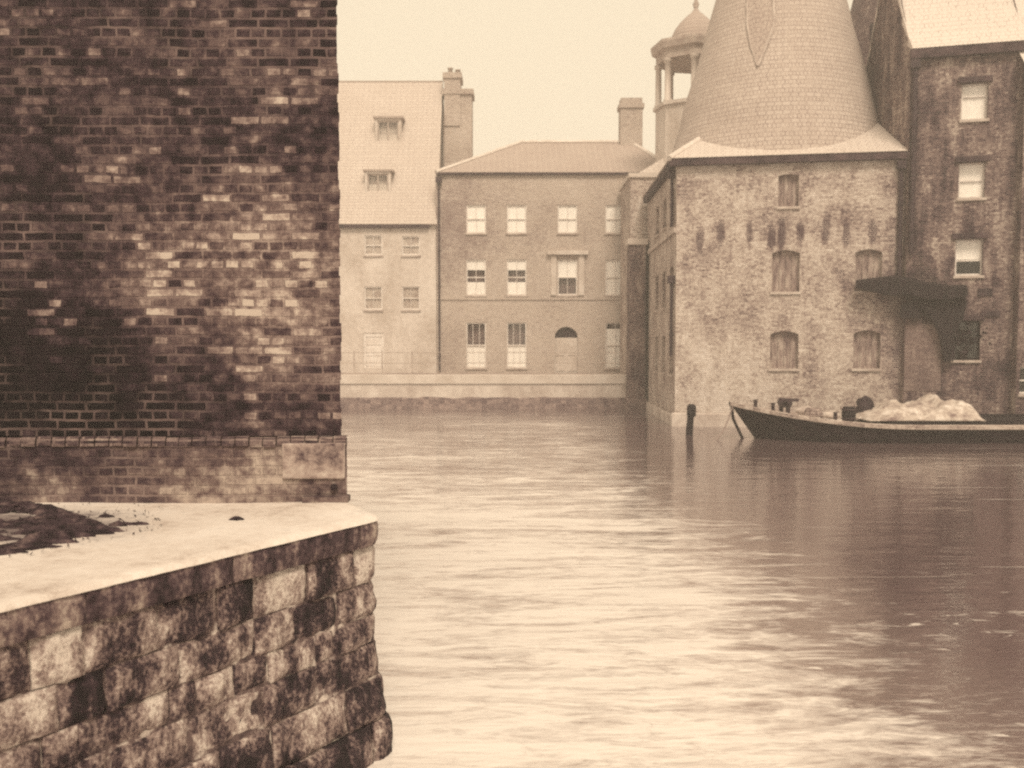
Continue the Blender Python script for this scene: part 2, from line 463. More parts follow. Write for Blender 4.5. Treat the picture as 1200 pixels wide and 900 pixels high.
M['canvas'] = mottle('canvas', [(0.1, 0.16), (0.5, 0.40), (0.85, 0.6)], 2.2, fine=7, wfine=0.5, bump=0.5, bd=0.03, coord='obj')
M['rope'] = mottle('rope', [(0.2, 0.12), (0.8, 0.3)], 8.0, coord='obj')
M['sack'] = mottle('sack', [(0.2, 0.3), (0.8, 0.5)], 3.0, coord='obj', bump=0.5)
M['leaf'] = mottle('leaf', [(0.2, 0.012), (0.8, 0.035)], 5.0, coord='obj')
M['earth'] = mottle('earth', [(0.2, 0.2), (0.8, 0.35)], 0.4, coord='obj')

gg = G('glass'); gg.t.nodes.remove(gg.b)
tr = gg.n('BsdfTransparent'); gl = gg.n('BsdfGlossy', Roughness=0.05); lw = gg.n('LayerWeight', Blend=0.5)
fz = gg.n('MapRange'); gg.l(gg.math('POWER', lw.outputs['Facing'], 4.0), fz.inputs[0]); fz.inputs[3].default_value = 0.07; fz.inputs[4].default_value = 0.85
tr.inputs[0].default_value = (0.98, 0.98, 0.97, 1)
mx = gg.n('MixShader'); gg.l(fz.outputs[0], mx.inputs[0]); gg.l(tr.outputs[0], mx.inputs[1]); gg.l(gl.outputs[0], mx.inputs[2])
gg.l(mx.outputs[0], gg.t.nodes['Material Output'].inputs['Surface'])
M['glass'] = gg.mat

# ------------------------------------------------------------------ water
g = G('river_water', 0.06, 0.5); g.t.nodes.remove(g.b)
P = g.obj()
sep_xyz = g.n('SeparateXYZ'); g.l(P, sep_xyz.inputs[0])
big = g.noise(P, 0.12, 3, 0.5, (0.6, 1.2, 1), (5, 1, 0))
# the race: lively paler water, cut off at right to paint the tower's reflection
race_sheen = g.math('ADD', g.fr(sep_xyz.outputs[1], 14.0, 46.0, 1.0, 0.25), g.math('MULTIPLY', g.math('SUBTRACT', big, 0.5), 1.1))
race_sheen = g.math('MULTIPLY', race_sheen, g.fr(sep_xyz.outputs[0], 1.8, 4.8, 1.0, 0.0), True)
w1 = g.noise(P, 0.9, 3, 0.5, (0.5, 1.5, 1), dist=0.5)
w2 = g.noise(P, 4.2, 3, 0.55, (0.5, 1.4, 1), (3, 1, 0), dist=0.4)
w3 = g.noise(P, 0.25, 2, 0.5, (0.5, 1.1, 1), (7, 5, 0))
hh = g.math('ADD', g.math('MULTIPLY', w1, 0.05), g.math('ADD', g.math('MULTIPLY', w2, 0.018), g.math('MULTIPLY', w3, 0.05)))
hh = g.math('MULTIPLY', hh, g.fr(race_sheen, 0, 1, 0.4, 1.0))
bp = g.n('Bump', Strength=1.0, Distance=1.0); g.l(hh, bp.inputs['Height'])
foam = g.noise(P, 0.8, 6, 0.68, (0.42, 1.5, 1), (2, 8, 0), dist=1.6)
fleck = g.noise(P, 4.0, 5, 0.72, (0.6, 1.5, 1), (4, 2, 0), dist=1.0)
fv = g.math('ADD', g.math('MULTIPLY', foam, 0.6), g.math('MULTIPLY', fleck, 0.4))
fv = g.math('ADD', fv, g.fr(race_sheen, 0, 1, -0.16, 0.14))
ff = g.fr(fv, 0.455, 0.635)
speck = g.noise(P, 5.5, 3, 0.6, (0.7, 1.2, 1), (1, 3, 0), dist=0.6)
where = g.noise(P, 0.9, 3, 0.6, (0.5, 1.6, 1), (6, 6, 0))
sm = g.math('MULTIPLY', g.fr(speck, 0.56, 0.64), g.fr(where, 0.55, 0.63))
sm = g.math('MULTIPLY', sm, g.fr(sep_xyz.outputs[1], 9.5, 15.0, 1.0, 0.0))
streak_ = g.noise(P, 1.0, 4, 0.6, (0.16, 2.4, 1), (9, 2, 0), dist=0.8)
sm = g.math('MAXIMUM', sm, g.math('MULTIPLY', g.fr(streak_, 0.64, 0.70), 0.5))
ff = g.math('MAXIMUM', ff, sm, True)
silt_sheen = g.mix(race_sheen, sep(0.10), sep(0.29))  # water body: sky sheen painted pale, tower reflection left dark
body = g.mix(ff, silt_sheen, sep(0.66))
df = g.n('BsdfDiffuse'); g.l(body, df.inputs[0]); g.l(bp.outputs[0], df.inputs['Normal'])
gs = g.n('BsdfGlossy', Roughness=0.07); gs.inputs[0].default_value = (0.97, 0.97, 0.97, 1); g.l(bp.outputs[0], gs.inputs['Normal'])
fz = g.n('Fresnel', IOR=2.6); g.l(bp.outputs[0], fz.inputs['Normal'])
mfac = g.math('MULTIPLY', fz.outputs[0], g.fr(ff, 0, 1, 1.0, 0.3))
mx = g.n('MixShader'); g.l(mfac, mx.inputs[0]); g.l(df.outputs[0], mx.inputs[1]); g.l(gs.outputs[0], mx.inputs[2])
g.l(mx.outputs[0], g.t.nodes['Material Output'].inputs['Surface'])
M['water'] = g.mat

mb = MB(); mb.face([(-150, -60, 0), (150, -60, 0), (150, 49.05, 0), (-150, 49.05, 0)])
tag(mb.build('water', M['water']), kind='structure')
BANK = 1.57
mb = MB(); mb.face([(-400, 49.3, BANK), (400, 49.3, BANK), (400, 420, BANK), (-400, 420, BANK)])
tag(mb.build('ground', M['earth']), kind='structure')


# ------------------------------------------------------------------ windows
def window(root, w, rc, depth=0.12, blinds=((0, 1),), bars=(1, 2), frame='white_paint', sill=True, sash=0.5, pane=True, shutter=False, mat='blind', room='dark_room', lab=None, name='window'):
    """one window: frame mesh (part) with pane, blind and sill (sub-parts) in the opening rc of wall w"""
    u0, u1, z0, z1 = rc[:4]
    e = 0.004
    u0 += e; u1 -= e; z0 += e; z1 -= e
    f = MB(); t = 0.055
    o0, o1 = -depth - 0.03, -depth + 0.03
    f.wbox(w, u0, u0 + t, z0, z1, o0, o1); f.wbox(w, u1 - t, u1, z0, z1, o0, o1)
    f.wbox(w, u0 + t, u1 - t, z0, z0 + t * 1.3, o0, o1); f.wbox(w, u0 + t, u1 - t, z1 - t, z1, o0, o1)
    zs = z0 + (z1 - z0) * sash
    if not shutter:
        f.wbox(w, u0 + t, u1 - t, zs - 0.025, zs + 0.025, o0, o1 + 0.005)
        for k in range(bars[0]):
            uc = u0 + (u1 - u0) * (k + 1) / (bars[0] + 1)
            f.wbox(w, uc - 0.012, uc + 0.012, z0 + t * 1.3, zs - 0.025, o0 + 0.015, o1 - 0.012)
            f.wbox(w, uc - 0.012, uc + 0.012, zs + 0.025, z1 - t, o0 + 0.015, o1 - 0.012)
    fo = f.build(name, M[frame], root)
    if lab: fo['label'] = lab
    if shutter:
        b = MB(); n = 4
        for k in range(n):
            a0 = u0 + t + (u1 - u0 - 2 * t) * k / n
            a1 = u0 + t + (u1 - u0 - 2 * t) * (k + 1) / n
            b.wbox(w, a0 + 0.006, a1 - 0.006, z0 + t * 1.3, z1 - t, -depth - 0.03, -depth + random.uniform(-0.005, 0.012))
        b.build('shutter', M['shutter'], fo)
        b = MB(); b.face([w.p(u0, z0, -depth - 0.06), w.p(u1, z0, -depth - 0.06), w.p(u1, z1, -depth - 0.06), w.p(u0, z1, -depth - 0.06)])
        b.build('backing', M['dark_room'], fo)
    else:
        if pane:
            b = MB(); q = -depth - 0.005
            b.face([w.p(u0 + t, z0 + t, q), w.p(u1 - t, z0 + t, q), w.p(u1 - t, z1 - t, q), w.p(u0 + t, z1 - t, q)])
            b.build('pane', M['glass'], fo)
        for (a, c) in blinds:
            zz0, zz1 = z1 - t - (z1 - z0 - 2 * t) * c, z1 - t - (z1 - z0 - 2 * t) * a
            b = MB(); n = 9; pts = []
            for zz in (zz0, zz1):
                for i in range(n):
                    pts.append(w.p(u0 + t * 0.7 + (u1 - u0 - 1.4 * t) * i / (n - 1), zz, -depth - 0.035 - 0.006 * math.sin(i * 1.9)))
            b.smooth = True
            b.grid(pts, n, 2)
            b.build('blind', M[mat], fo)
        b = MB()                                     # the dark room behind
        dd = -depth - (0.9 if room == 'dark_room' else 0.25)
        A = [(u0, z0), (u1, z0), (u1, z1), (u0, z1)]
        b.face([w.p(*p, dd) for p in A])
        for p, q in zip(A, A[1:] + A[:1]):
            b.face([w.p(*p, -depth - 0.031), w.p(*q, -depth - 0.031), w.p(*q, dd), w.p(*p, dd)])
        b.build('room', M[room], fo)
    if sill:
        b = MB(); b.wbox(w, u0 - 0.06, u1 + 0.06, z0 - 0.10, z0 - 0.006, -depth * 0.6, 0.07)
        b.build('sill', M['sill'], fo, 0.012)
    return fo


# ================================================================== FOREGROUND: brick building, quay
QZ = 1.745
YW = 8.16
cx = at(400, 480, YW).x                       # wall corner
px_ = at(408, 575, YW).x                      # plinth corner
zp = at(300, 511, YW).z                       # plinth top
broot = thing('brick_building', (cx, YW, QZ), 'dark sooty brick building with pale salt patches, its corner above the stone quay', 'building')
mb = MB()
XL, ZT, YB = -13.0, 10.5, 20.0
back = Vector((-0.42, 1.0, 0)).normalized()   # the flank runs away from the river
ret = Vector((cx, YW, 0)) + back * 13
# front sheet left of the corner's own toothed bricks
tooth = 0.34
mb.face([(XL, YW, zp), (cx - tooth, YW, zp), (cx - tooth, YW, ZT), (XL, YW, ZT)])
z = zp; k = 0
while z < ZT:                                  # corner bricks, each a little out of line
    dx, dy = random.uniform(-0.008, 0.010), random.uniform(-0.006, 0.004)
    a = cx + dx
    zz = min(z + 0.075, ZT)
    q = [Vector((cx - tooth, YW, z)), Vector((a, YW + dy, z)), Vector((a, YW + dy, zz)), Vector((cx - tooth, YW, zz))]
    mb.face(q, [(p.x, p.z) for p in q])
    r0, r1 = q[1], q[2]
    e0 = r0 + back * 0.4
    mb.face([r0, e0, e0 + Vector((0, 0, zz - z)), r1])
    if k:                                      # shelf between neighbouring courses
        mb.face([Vector((cx - tooth, YW, z)), Vector((pa, YW + pdy, z)), Vector((a, YW + dy, z))])
        mb.face([Vector((pa, YW + pdy, z)), Vector((a, YW + dy, z)), e0, Vector((pa, YW + pdy, z)) + back * 0.4])
    pa, pdy = a, dy
    z = zz; k += 1
s0 = Vector((cx, YW, 0)) + back * 0.4
mb.face([(s0.x, s0.y, zp), (ret.x, ret.y, zp), (ret.x, ret.y, ZT), (s0.x, s0.y, ZT)])
mb.face([(XL, YW, ZT), (cx, YW, ZT), (ret.x, ret.y, ZT), (XL, ret.y, ZT)])
mb.face([(ret.x, ret.y, 0), (XL, ret.y, 0), (XL, ret.y, ZT), (ret.x, ret.y, ZT)])
mb.face([(XL, YW, 0), (XL, ret.y, 0), (XL, ret.y, ZT), (XL, YW, ZT)])
mb.build('wall', M['near_brick'], broot)
# plinth, standing proud
yp = YW - 0.055
mb = MB()
nx, nz = 150, 10
rowp = []
for j in range(nz + 1):
    for i in range(nx + 1):
        x = XL + (px_ - XL) * i / nx
        zq = QZ - 0.05 + (zp - 0.075 - QZ + 0.05) * j / nz
        d = noise.noise(Vector((x * 2.2, zq * 5, 1))) * 0.02
        rowp.append((x, yp + d, zq))
mb.grid(rowp, nx + 1, nz + 1, lambda k: (rowp[k][0], rowp[k][2]))
pb = Vector((px_, yp, 0)) + back * 13
mb.face([(px_, yp, QZ - 1.8), (pb.x, pb.y, QZ - 1.8), (pb.x, pb.y, zp - 0.075), (px_, yp, zp - 0.075)])
mb.build('plinth', M['plinth_brick'], broot)
# weathered brick-on-edge course above the plinth
mb = MB()
x = px_ + 0.0
while x > -6.5:
    wd = random.uniform(0.10, 0.118)
    d = random.uniform(-0.012, 0.012)
    h = random.uniform(-0.012, 0.004)
    n_ = 5
    for i in range(n_):                        # rounded nose
        a0, a1 = math.pi / 2 * i / n_, math.pi / 2 * (i + 1) / n_
        f0 = (yp - 0.012 + d + 0.035 * (1 - math.sin(a0 + 0)) * 0 + 0.03 * (1 - math.cos(a0)), zp - 0.075 + 0.075 * math.sin(a0) + h)
        f1 = (yp - 0.012 + d + 0.03 * (1 - math.cos(a1)), zp - 0.075 + 0.075 * math.sin(a1) + h)
        mb.face([(x - wd, f0[0], f0[1]), (x - 0.006, f0[0], f0[1]), (x - 0.006, f1[0], f1[1]), (x - wd, f1[0], f1[1])])
    mb.face([(x - wd, yp - 0.012 + d + 0.03, zp + h), (x - 0.006, yp - 0.012 + d + 0.03, zp + h), (x - 0.006, YW + 0.02, zp + h), (x - wd, YW + 0.02, zp + h)])
    for xx in (x - wd, x - 0.006):
        mb.face([(xx, yp - 0.012 + d, zp - 0.075 + h), (xx, yp - 0.012 + d + 0.03, zp + h), (xx, YW, zp + h), (xx, YW, zp - 0.075 + h)])
    mb.face([(x - wd, yp - 0.012 + d, zp - 0.075 + h), (x - 0.006, yp - 0.012 + d, zp - 0.075 + h), (x - 0.006, yp + 0.04, zp - 0.08), (x - wd, yp + 0.04, zp - 0.08)])
    x -= wd + 0.004
mb.box(-13, px_ - 0.01, yp + 0.02, YW + 0.03, zp - 0.085, zp - 0.02)
mb.build('ledge_course', M['plinth_brick'], broot)
a, b = at(331, 519, yp), at(401, 561, yp)
mb = MB(); mb.box(a.x, px_ - 0.012, yp - 0.028, yp + 0.1, b.z, a.z)
mb.build('corner_stone', M['corner_stone'], broot, 0.012)
a, b = at(355, 581, yp), at(409, 589, yp)
mb = MB(); mb.box(a.x, px_ + 0.012, yp - 0.05, yp + 0.1, QZ + 0.004, a.z)
mb.build('footing_slab', M['plinth_brick'], broot, 0.008)
c = at(391, 571, yp - 0.03)
mb = MB(); mb.tube([c + Vector((0, -0.006, 0)), c + Vector((0, 0.05, 0))], 0.027, 10)
mb.build('weep_hole', M['dark_room'], broot)

# --- quay: plan line of the edge, with a rounded corner
E0, E1 = Vector((-2.46, 4.93, 0)), Vector((-1.025, 7.43, 0))
ed = (E1 - E0).normalized()
E2 = E1 + Vector((-0.5, 1.0, 0)).normalized() * 9
rd = (E2 - E1).normalized()
start = E0 - ed * 6.2


def quay_path():
    pts = []
    RAD = 0.06
    L1 = (E1 - start).length - RAD
    n = int(L1 / 0.06)
    for i in range(n + 1): pts.append(start + ed * (L1 * i / n))
    p0, p2 = pts[-1], E1 + rd * RAD
    for i in range(1, 9):
        t = i / 8
        pts.append(p0 * (1 - t) ** 2 + E1 * 2 * t * (1 - t) + p2 * t * t)
    for i in range(1, 60): pts.append(p2 + rd * (0.06 * i))
    return pts


QP = quay_path()
QS = [0.0]
for a, b in zip(QP, QP[1:]): QS.append(QS[-1] + (b - a).length)


def qpos(s):
    import bisect
    i = min(max(bisect.bisect_right(QS, s) - 1, 0), len(QP) - 2)
    t = (s - QS[i]) / (QS[i + 1] - QS[i])
    p = QP[i].lerp(QP[i + 1], t)
    def nn(k):
        a, b = QP[max(k - 1, 0)], QP[min(k + 1, len(QP) - 1)]
        d = (b - a).normalized(); return Vector((d.y, -d.x, 0))
    n = nn(i).lerp(nn(i + 1), t).normalized()
    return p, n


def batter(z): return 0.012 + 0.05 * max(0.0, (1.56 - z)) + 0.05 * max(0.0, 0.62 - z)


def stone(mb, s0, s1, z0, z1, off, tone, rough_=0.02, pill=0.02, top=True):
    gap = 0.0025
    s0 += gap; s1 -= gap; z0 += gap * 1.6; z1 -= gap * 1.6
    nu, nv = max(4, int((s1 - s0) / 0.035)), max(4, int((z1 - z0) / 0.035))
    sd_ = random.uniform(0, 100)
    pts = []
    def P3(s, z, o):
        p, n = qpos(s); q = p + n * o; return Vector((q.x, q.y, z))
    for j in range(nv + 1):
        for i in range(nu + 1):
            fu, fv = i / nu, j / nv
            s = s0 + (s1 - s0) * fu; zz = z0 + (z1 - z0) * fv
            ed_ = min(fu * (s1 - s0), (1 - fu) * (s1 - s0), fv * (z1 - z0), (1 - fv) * (z1 - z0))
            r = -pill * max(0.0, 1 - ed_ / 0.022) ** 2
            nz_ = noise.fractal(Vector((s * 5, zz * 5, sd_)), 0.8, 2.0, 4) * rough_
            pts.append(P3(s + noise.noise(Vector((s * 9, zz * 9, sd_ + 5))) * 0.003, zz + noise.noise(Vector((s * 7, zz * 9, sd_ + 9))) * 0.003, batter(zz) + off + r + nz_))
    mb.t = tone
    mb.smooth = True
    i0 = len(mb.v)
    us = []
    mb.grid(pts, nu + 1, nv + 1, lambda k: (s0 + (s1 - s0) * (k % (nu + 1)) / nu + sd_, z0 + (z1 - z0) * (k // (nu + 1)) / nv))
    mb.smooth = False
    W = nu + 1
    edge = [list(range(W)), [j * W + nu for j in range(nv + 1)], [nv * W + i for i in range(nu, -1, -1)], [j * W for j in range(nv, -1, -1)]]
    for e in edge:
        for a, b in zip(e, e[1:]):
            pa, pb_ = pts[a], pts[b]
            def back_(p, k):
                s = s0 + (s1 - s0) * (k % W) / nu
                q, n = qpos(s)
                return Vector((p.x - n.x * 0.16, p.y - n.y * 0.16, p.z))
            mb.face([pa, pb_, back_(pb_, b), back_(pa, a)], [(s0 + sd_, z0), (s0 + sd_ + .03, z0), (s0 + sd_ + .03, z0 + .05), (s0 + sd_, z0 + .05)])


quay = thing('stone_quay', (E1.x, E1.y, 0), 'battered quay of blotched dark and light stone blocks rising from the near water', 'quay wall')
SMAX = QS[-1] - 0.02
mb = MB()
s = 0.05
while s < SMAX - 0.3:
    ln = random.uniform(0.9, 1.5)
    e = min(s + ln, SMAX)
    stone(mb, s, e, 1.545, QZ - 0.012, 0.042, random.uniform(0.2, 0.75), 0.012, 0.012)
    s = e
mb.build('coping', M['coping_stone'], quay)
mb = MB()
zl = [1.545, 1.275, 1.035, 0.835, 0.57, 0.27, -0.05, -0.35]
for r, (zt, zb) in enumerate(zip(zl, zl[1:])):
    s = 0.05 + random.uniform(0, 0.2)
    while s < SMAX - 0.2:
        ln = random.choice((0.2, 0.3, 0.36, 0.45, 0.5, 0.62)) if r < 3 else random.uniform(0.35, 0.75)
        e = min(s + ln, SMAX)
        tone = random.choice((0.0, 0.22, 0.45, 0.55, 0.6, 0.75, 0.95)) if r < 3 else random.choice((0.05, 0.15, 0.3, 0.5, 0.62))
        stone(mb, s, e, zb, zt, random.uniform(-0.012, 0.014) + (0.0 if r < 4 else 0.016 * (r - 3)), tone, 0.022, 0.02)
        s = e
mb.build('masonry', M['quay_stone'], quay)
mb = MB()                                     # bedding mortar seen in the joints
pts = []
for zz in (-0.6, 0.2, 0.84, 1.27, 1.52, QZ - 0.02):
    for s in QS:
        p, n = qpos(s); q = p + n * (batter(zz) - 0.026); pts.append((q.x, q.y, zz))
mb.grid(pts, len(QS), 6)
mb.build('mortar', M['mortar'], quay)
# quay top: paving
mb = MB()
n_ = len(QS); pts = []
FR = [0, 0.003, 0.02, 0.06, 0.15, 0.3, 0.5, 0.75, 1.0]
for f in FR:
    for s in QS:
        p, n = qpos(s); a = p + n * (0.060 + 0.010 * noise.noise(Vector((s * 4.0, 3, 1))) + 0.006 * noise.noise(Vector((s * 17.0, 1, 1))))
        b = Vector((min(-6.0 + 0.0 * s, p.x - 3.0), p.y + 2.5, 0))
        q = a.lerp(b, f)
        zz = QZ + noise.noise(Vector((q.x * 1.3, q.y * 1.3, 3))) * 0.012 * min(1, f * 8) + (-0.022 if f == 0 else 0.006 if f == 0.003 else 0.01 if f < 0.1 else 0)
        pts.append((q.x, q.y, zz))
mb.smooth = True
mb.grid(pts, n_, len(FR))
mb.face([(-14, -4, QZ - 0.03), (-5.5, -4, QZ - 0.03), (-4.2, 7, QZ - 0.03), (-4.2, 21, QZ - 0.03), (-14, 21, QZ - 0.03)])
tag(mb.build('pavement', M['deck_stone']), kind='structure')

# dark straggling weed on the pavement
mb = MB()
rw = random.Random(4)
lobes = []
for k in range(120):
    px = rw.uniform(-110, 135); top = 590 + max(0, px) * 0.17; bot = 652 - max(0, px) * 0.27
    py = rw.uniform(top, bot)
    if noise.noise(Vector((px * 0.02, py * 0.09, 4))) < -0.05: continue
    c = atz(px, py, QZ); lobes.append((c, rw.uniform(0.08, 0.26), rw.uniform(0.04, 0.13), rw.uniform(0.02, 0.05)))
for px, py, sx, sy in ((158, 614.5, 0.11, 0.04), (124, 606, 0.06, 0.03), (138, 616, 0.07, 0.03), (66, 636, 0.14, 0.05)):
    lobes.append((atz(px, py, QZ), sx, sy, 0.025))
for (c, sx, sy, h) in lobes:
    nseg = 22
    pts = []
    for j in range(7):
        f = j / 6
        for i in range(nseg + 1):
            a = 2 * math.pi * (i % nseg) / nseg
            rr = f * (1 + 0.35 * noise.noise(Vector((math.cos(a) * 1.7 + c.x, math.sin(a) * 1.7 + c.y, 2))))
            x, y = c.x + math.cos(a) * sx * rr, c.y + math.sin(a) * sy * rr
            zz = QZ - 0.012 + h * (1 - f * f) * (1 + 0.9 * noise.fractal(Vector((x * 7, y * 7, 1)), 0.8, 2, 3)) + (0.0 if j == 6 else 0.012)
            pts.append((x, y, zz))
    mb.smooth = True
    mb.grid(pts, nseg + 1, 7)
    mb.smooth = False
    for k in range(int(sx * sy * 800) + 8):   # leaves and stalks
        a, f = rw.uniform(0, 6.283), math.sqrt(rw.random()) * 1.12
        x, y = c.x + math.cos(a) * sx * f, c.y + math.sin(a) * sy * f
        zz = QZ + h * max(0, 1 - f * f) * 0.8
        d = Vector((rw.uniform(-1, 1), rw.uniform(-1, 1), rw.uniform(0.05, 0.6))).normalized()
        l = rw.uniform(0.02, 0.06); wv = d.cross(Vector((rw.uniform(-.3, .3), rw.uniform(-.3, .3), 1))).normalized() * l * 0.16
        b0 = Vector((x, y, zz))
        mb.face([b0 - wv, b0 + wv, b0 + d * l + wv * 0.3 + Vector((0, 0, -0.01)), b0 + d * l - wv * 0.3 + Vector((0, 0, -0.01))])
for k in range(420):
    px = rw.uniform(-110, 190); py = rw.uniform(588, 658 - max(0, px) * 0.2)
    c = atz(px, py, QZ + 0.008); d = Vector((rw.uniform(-1, 1), rw.uniform(-1, 1), rw.uniform(0, .5))).normalized() * rw.uniform(0.008, 0.03)
    wv = Vector((-d.y, d.x, 0)) * rw.uniform(0.15, 0.4)
    mb.face([c - wv, c + wv, c + d + wv * 0.4, c + d - wv * 0.4])
tag(mb.build('weed_heap', M['weed']), 'low dark straggling heap of weed lying on the pale quay against the brick building', 'weeds')
mb = MB()
c = atz(277, 609, QZ)
pts = []
for j in range(6):
    for i in range(15):
        a = 2 * math.pi * (i % 14) / 14; f = j / 5
        rr = f * (1 + 0.4 * noise.noise(Vector((math.cos(a) * 2, math.sin(a) * 2, 7))))
        pts.append((c.x + math.cos(a) * 0.065 * rr, c.y + math.sin(a) * 0.045 * rr, QZ - 0.01 + 0.036 * (1 - f * f)))
mb.grid(pts, 15, 6)
tag(mb.build('mud_clod', M['weed']), 'small dark clod lying alone on the pale quay top', 'clod')

# ================================================================== FAR BANK
W0 = Wall((-60, 49.0), (5.9, 49.0))
root = thing('river_wall', (0, 49, 0), 'low pale river wall with a light capping and dark foot before the far houses', 'river wall')
zc = at(560, 447, 49).z
mb = MB(); mb.wbox(W0, 0, W0.L, 0.42, zc - 0.12, -0.6, 0)
mb.build('wall', M['quay_pale'], root)
mb = MB(); mb.wbox(W0, 0, W0.L, zc - 0.117, BANK + 0.02, -0.7, 0.07)
mb.build('capping', M['quay_cap'], root, 0.02)
mb = MB(); n = 260; pts = []
for j, (o, zz) in enumerate(((0.004, 0.50), (0.05, 0.40), (0.10, 0.2), (0.22, 0.0), (0.32, -0.25))):
    for i in range(n + 1):
        u = W0.L * i / n
        nn_ = noise.fractal(Vector((u * 0.9, j * 0.3, 0)), 0.8, 2, 4)
        pts.append(W0.p(u, zz + nn_ * (0.06 if j < 3 else 0.0), o + abs(nn_) * 0.08 * (j > 0)))
mb.smooth = True; mb.grid(pts, n + 1, 5)
mb.build('dark_foot', M['dark_band'], root)

# railing on the capping
root = thing('iron_railing', (0, 49.5, BANK), 'thin iron railing with slim posts along the far bank in front of the houses', 'railing')
WR = Wall((-14, 49.55), (5.3, 49.55))
mb = MB()
for zz in (BANK + 1.08, BANK + 0.58):
    mb.tube([WR.p(0, zz), WR.p(WR.L, zz)], 0.02, 6)
mb.build('rail', M['grey_paint'], root)
for px in (415, 448, 483, 537, 592, 640, 690, 728):
    u = WR.hit(px, 425)[0]
    mb = MB(); mb.tube([WR.p(u, BANK), WR.p(u, BANK + 1.14)], 0.032, 6)
    mb.build('post', M['grey_paint'], root)

# ---- pale tall house with steep roof (left)
YH = 53.0
WA = Wall((-16, YH), (at(511, 300, YH).x, YH))
ea = at(450, 262, YH).z
rootA = thing('pale_house', (-8, YH, BANK), 'pale rendered house with a very tall steep roof and dormers, beside the chimney', 'house')
holesA = [WA.rect(*r) for r in ((427, 276, 448, 299), (471, 277, 492, 299), (427, 336, 448, 363), (471, 336, 492, 363), (426, 390, 450, 431))]
for dx in (-60, -110):                          # the facade goes on behind the near building
    holesA += [WA.rect(427 + dx, 276, 448 + dx, 299), WA.rect(427 + dx, 336, 448 + dx, 363)]
DEP = 10.0
mb = MB()
mb.facade(WA, 0, WA.L, BANK - 0.2, ea, holesA, 0.12)
rA = at(460, 97, YH + 5).z
for u in (0, WA.L):                             # gable ends
    mb.face([WA.p(u, BANK, 0), WA.p(u, BANK, -DEP), WA.p(u, ea, -DEP), WA.p(u, rA, -5), WA.p(u, ea, 0)])
mb.face([WA.p(0, BANK, -DEP), WA.p(WA.L, BANK, -DEP), WA.p(WA.L, ea, -DEP), WA.p(0, ea, -DEP)])
mb.build('wall', M['house_pale'], rootA)
mb = MB()
for o0, z0_, o1, z1_ in ((0.22, ea - 0.05, -5, rA + 0.12), (-DEP - 0.22, ea - 0.05, -5, rA + 0.12)):
    a, b, c, d = WA.p(-0.1, z0_, o0), WA.p(WA.L + 0.06, z0_, o0), WA.p(WA.L + 0.06, z1_, o1), WA.p(-0.1, z1_, o1)
    n_ = Vector((0, -1 if o0 > -1 else 1, 0.5)).normalized() * 0.12
    mb.face([a, b, c, d]); mb.face([a - n_, b - n_, c - n_, d - n_]); mb.face([a, b, b - n_, a - n_]); mb.face([b, c, c - n_, b - n_])
mb.build('roof', M['slate_mansard'], rootA)
mb = MB(); mb.wbox(WA, -0.1, WA.L - 0.35, ea - 0.24, ea - 0.055, 0.002, 0.2)
mb.build('gutter', M['eaves'], rootA)
for i, h in enumerate(holesA):
    if i == 4:
        f = MB(); f.wbox(WA, h[0] + .004, h[0] + 0.13, h[2], h[3] - .004, -0.13, -0.04); f.wbox(WA, h[1] - 0.13, h[1] - .004, h[2], h[3] - .004, -0.13, -0.04)
        f.wbox(WA, h[0] + 0.13, h[1] - 0.13, h[3] - 0.2, h[3] - .004, -0.13, -0.04)
        for k in range(2):
            for m_ in range(3):
                ww = (h[1] - h[0] - 0.3) / 2
                f.wbox(WA, h[0] + 0.14 + k * (ww + 0.02), h[0] + 0.14 + k * (ww + 0.02) + ww, h[2] + 0.08 + m_ * 0.55, h[2] + 0.56 + m_ * 0.55, -0.11, -0.075)
        f.wbox(WA, h[0] + 0.13, h[1] - 0.13, h[2], h[3] - 0.2, -0.14, -0.1)
        f.build('door', M['white_paint'], rootA)
    else:
        window(rootA, WA, h, depth=0.07, blinds=((0.0, 1),), frame='white_paint', mat='sack')
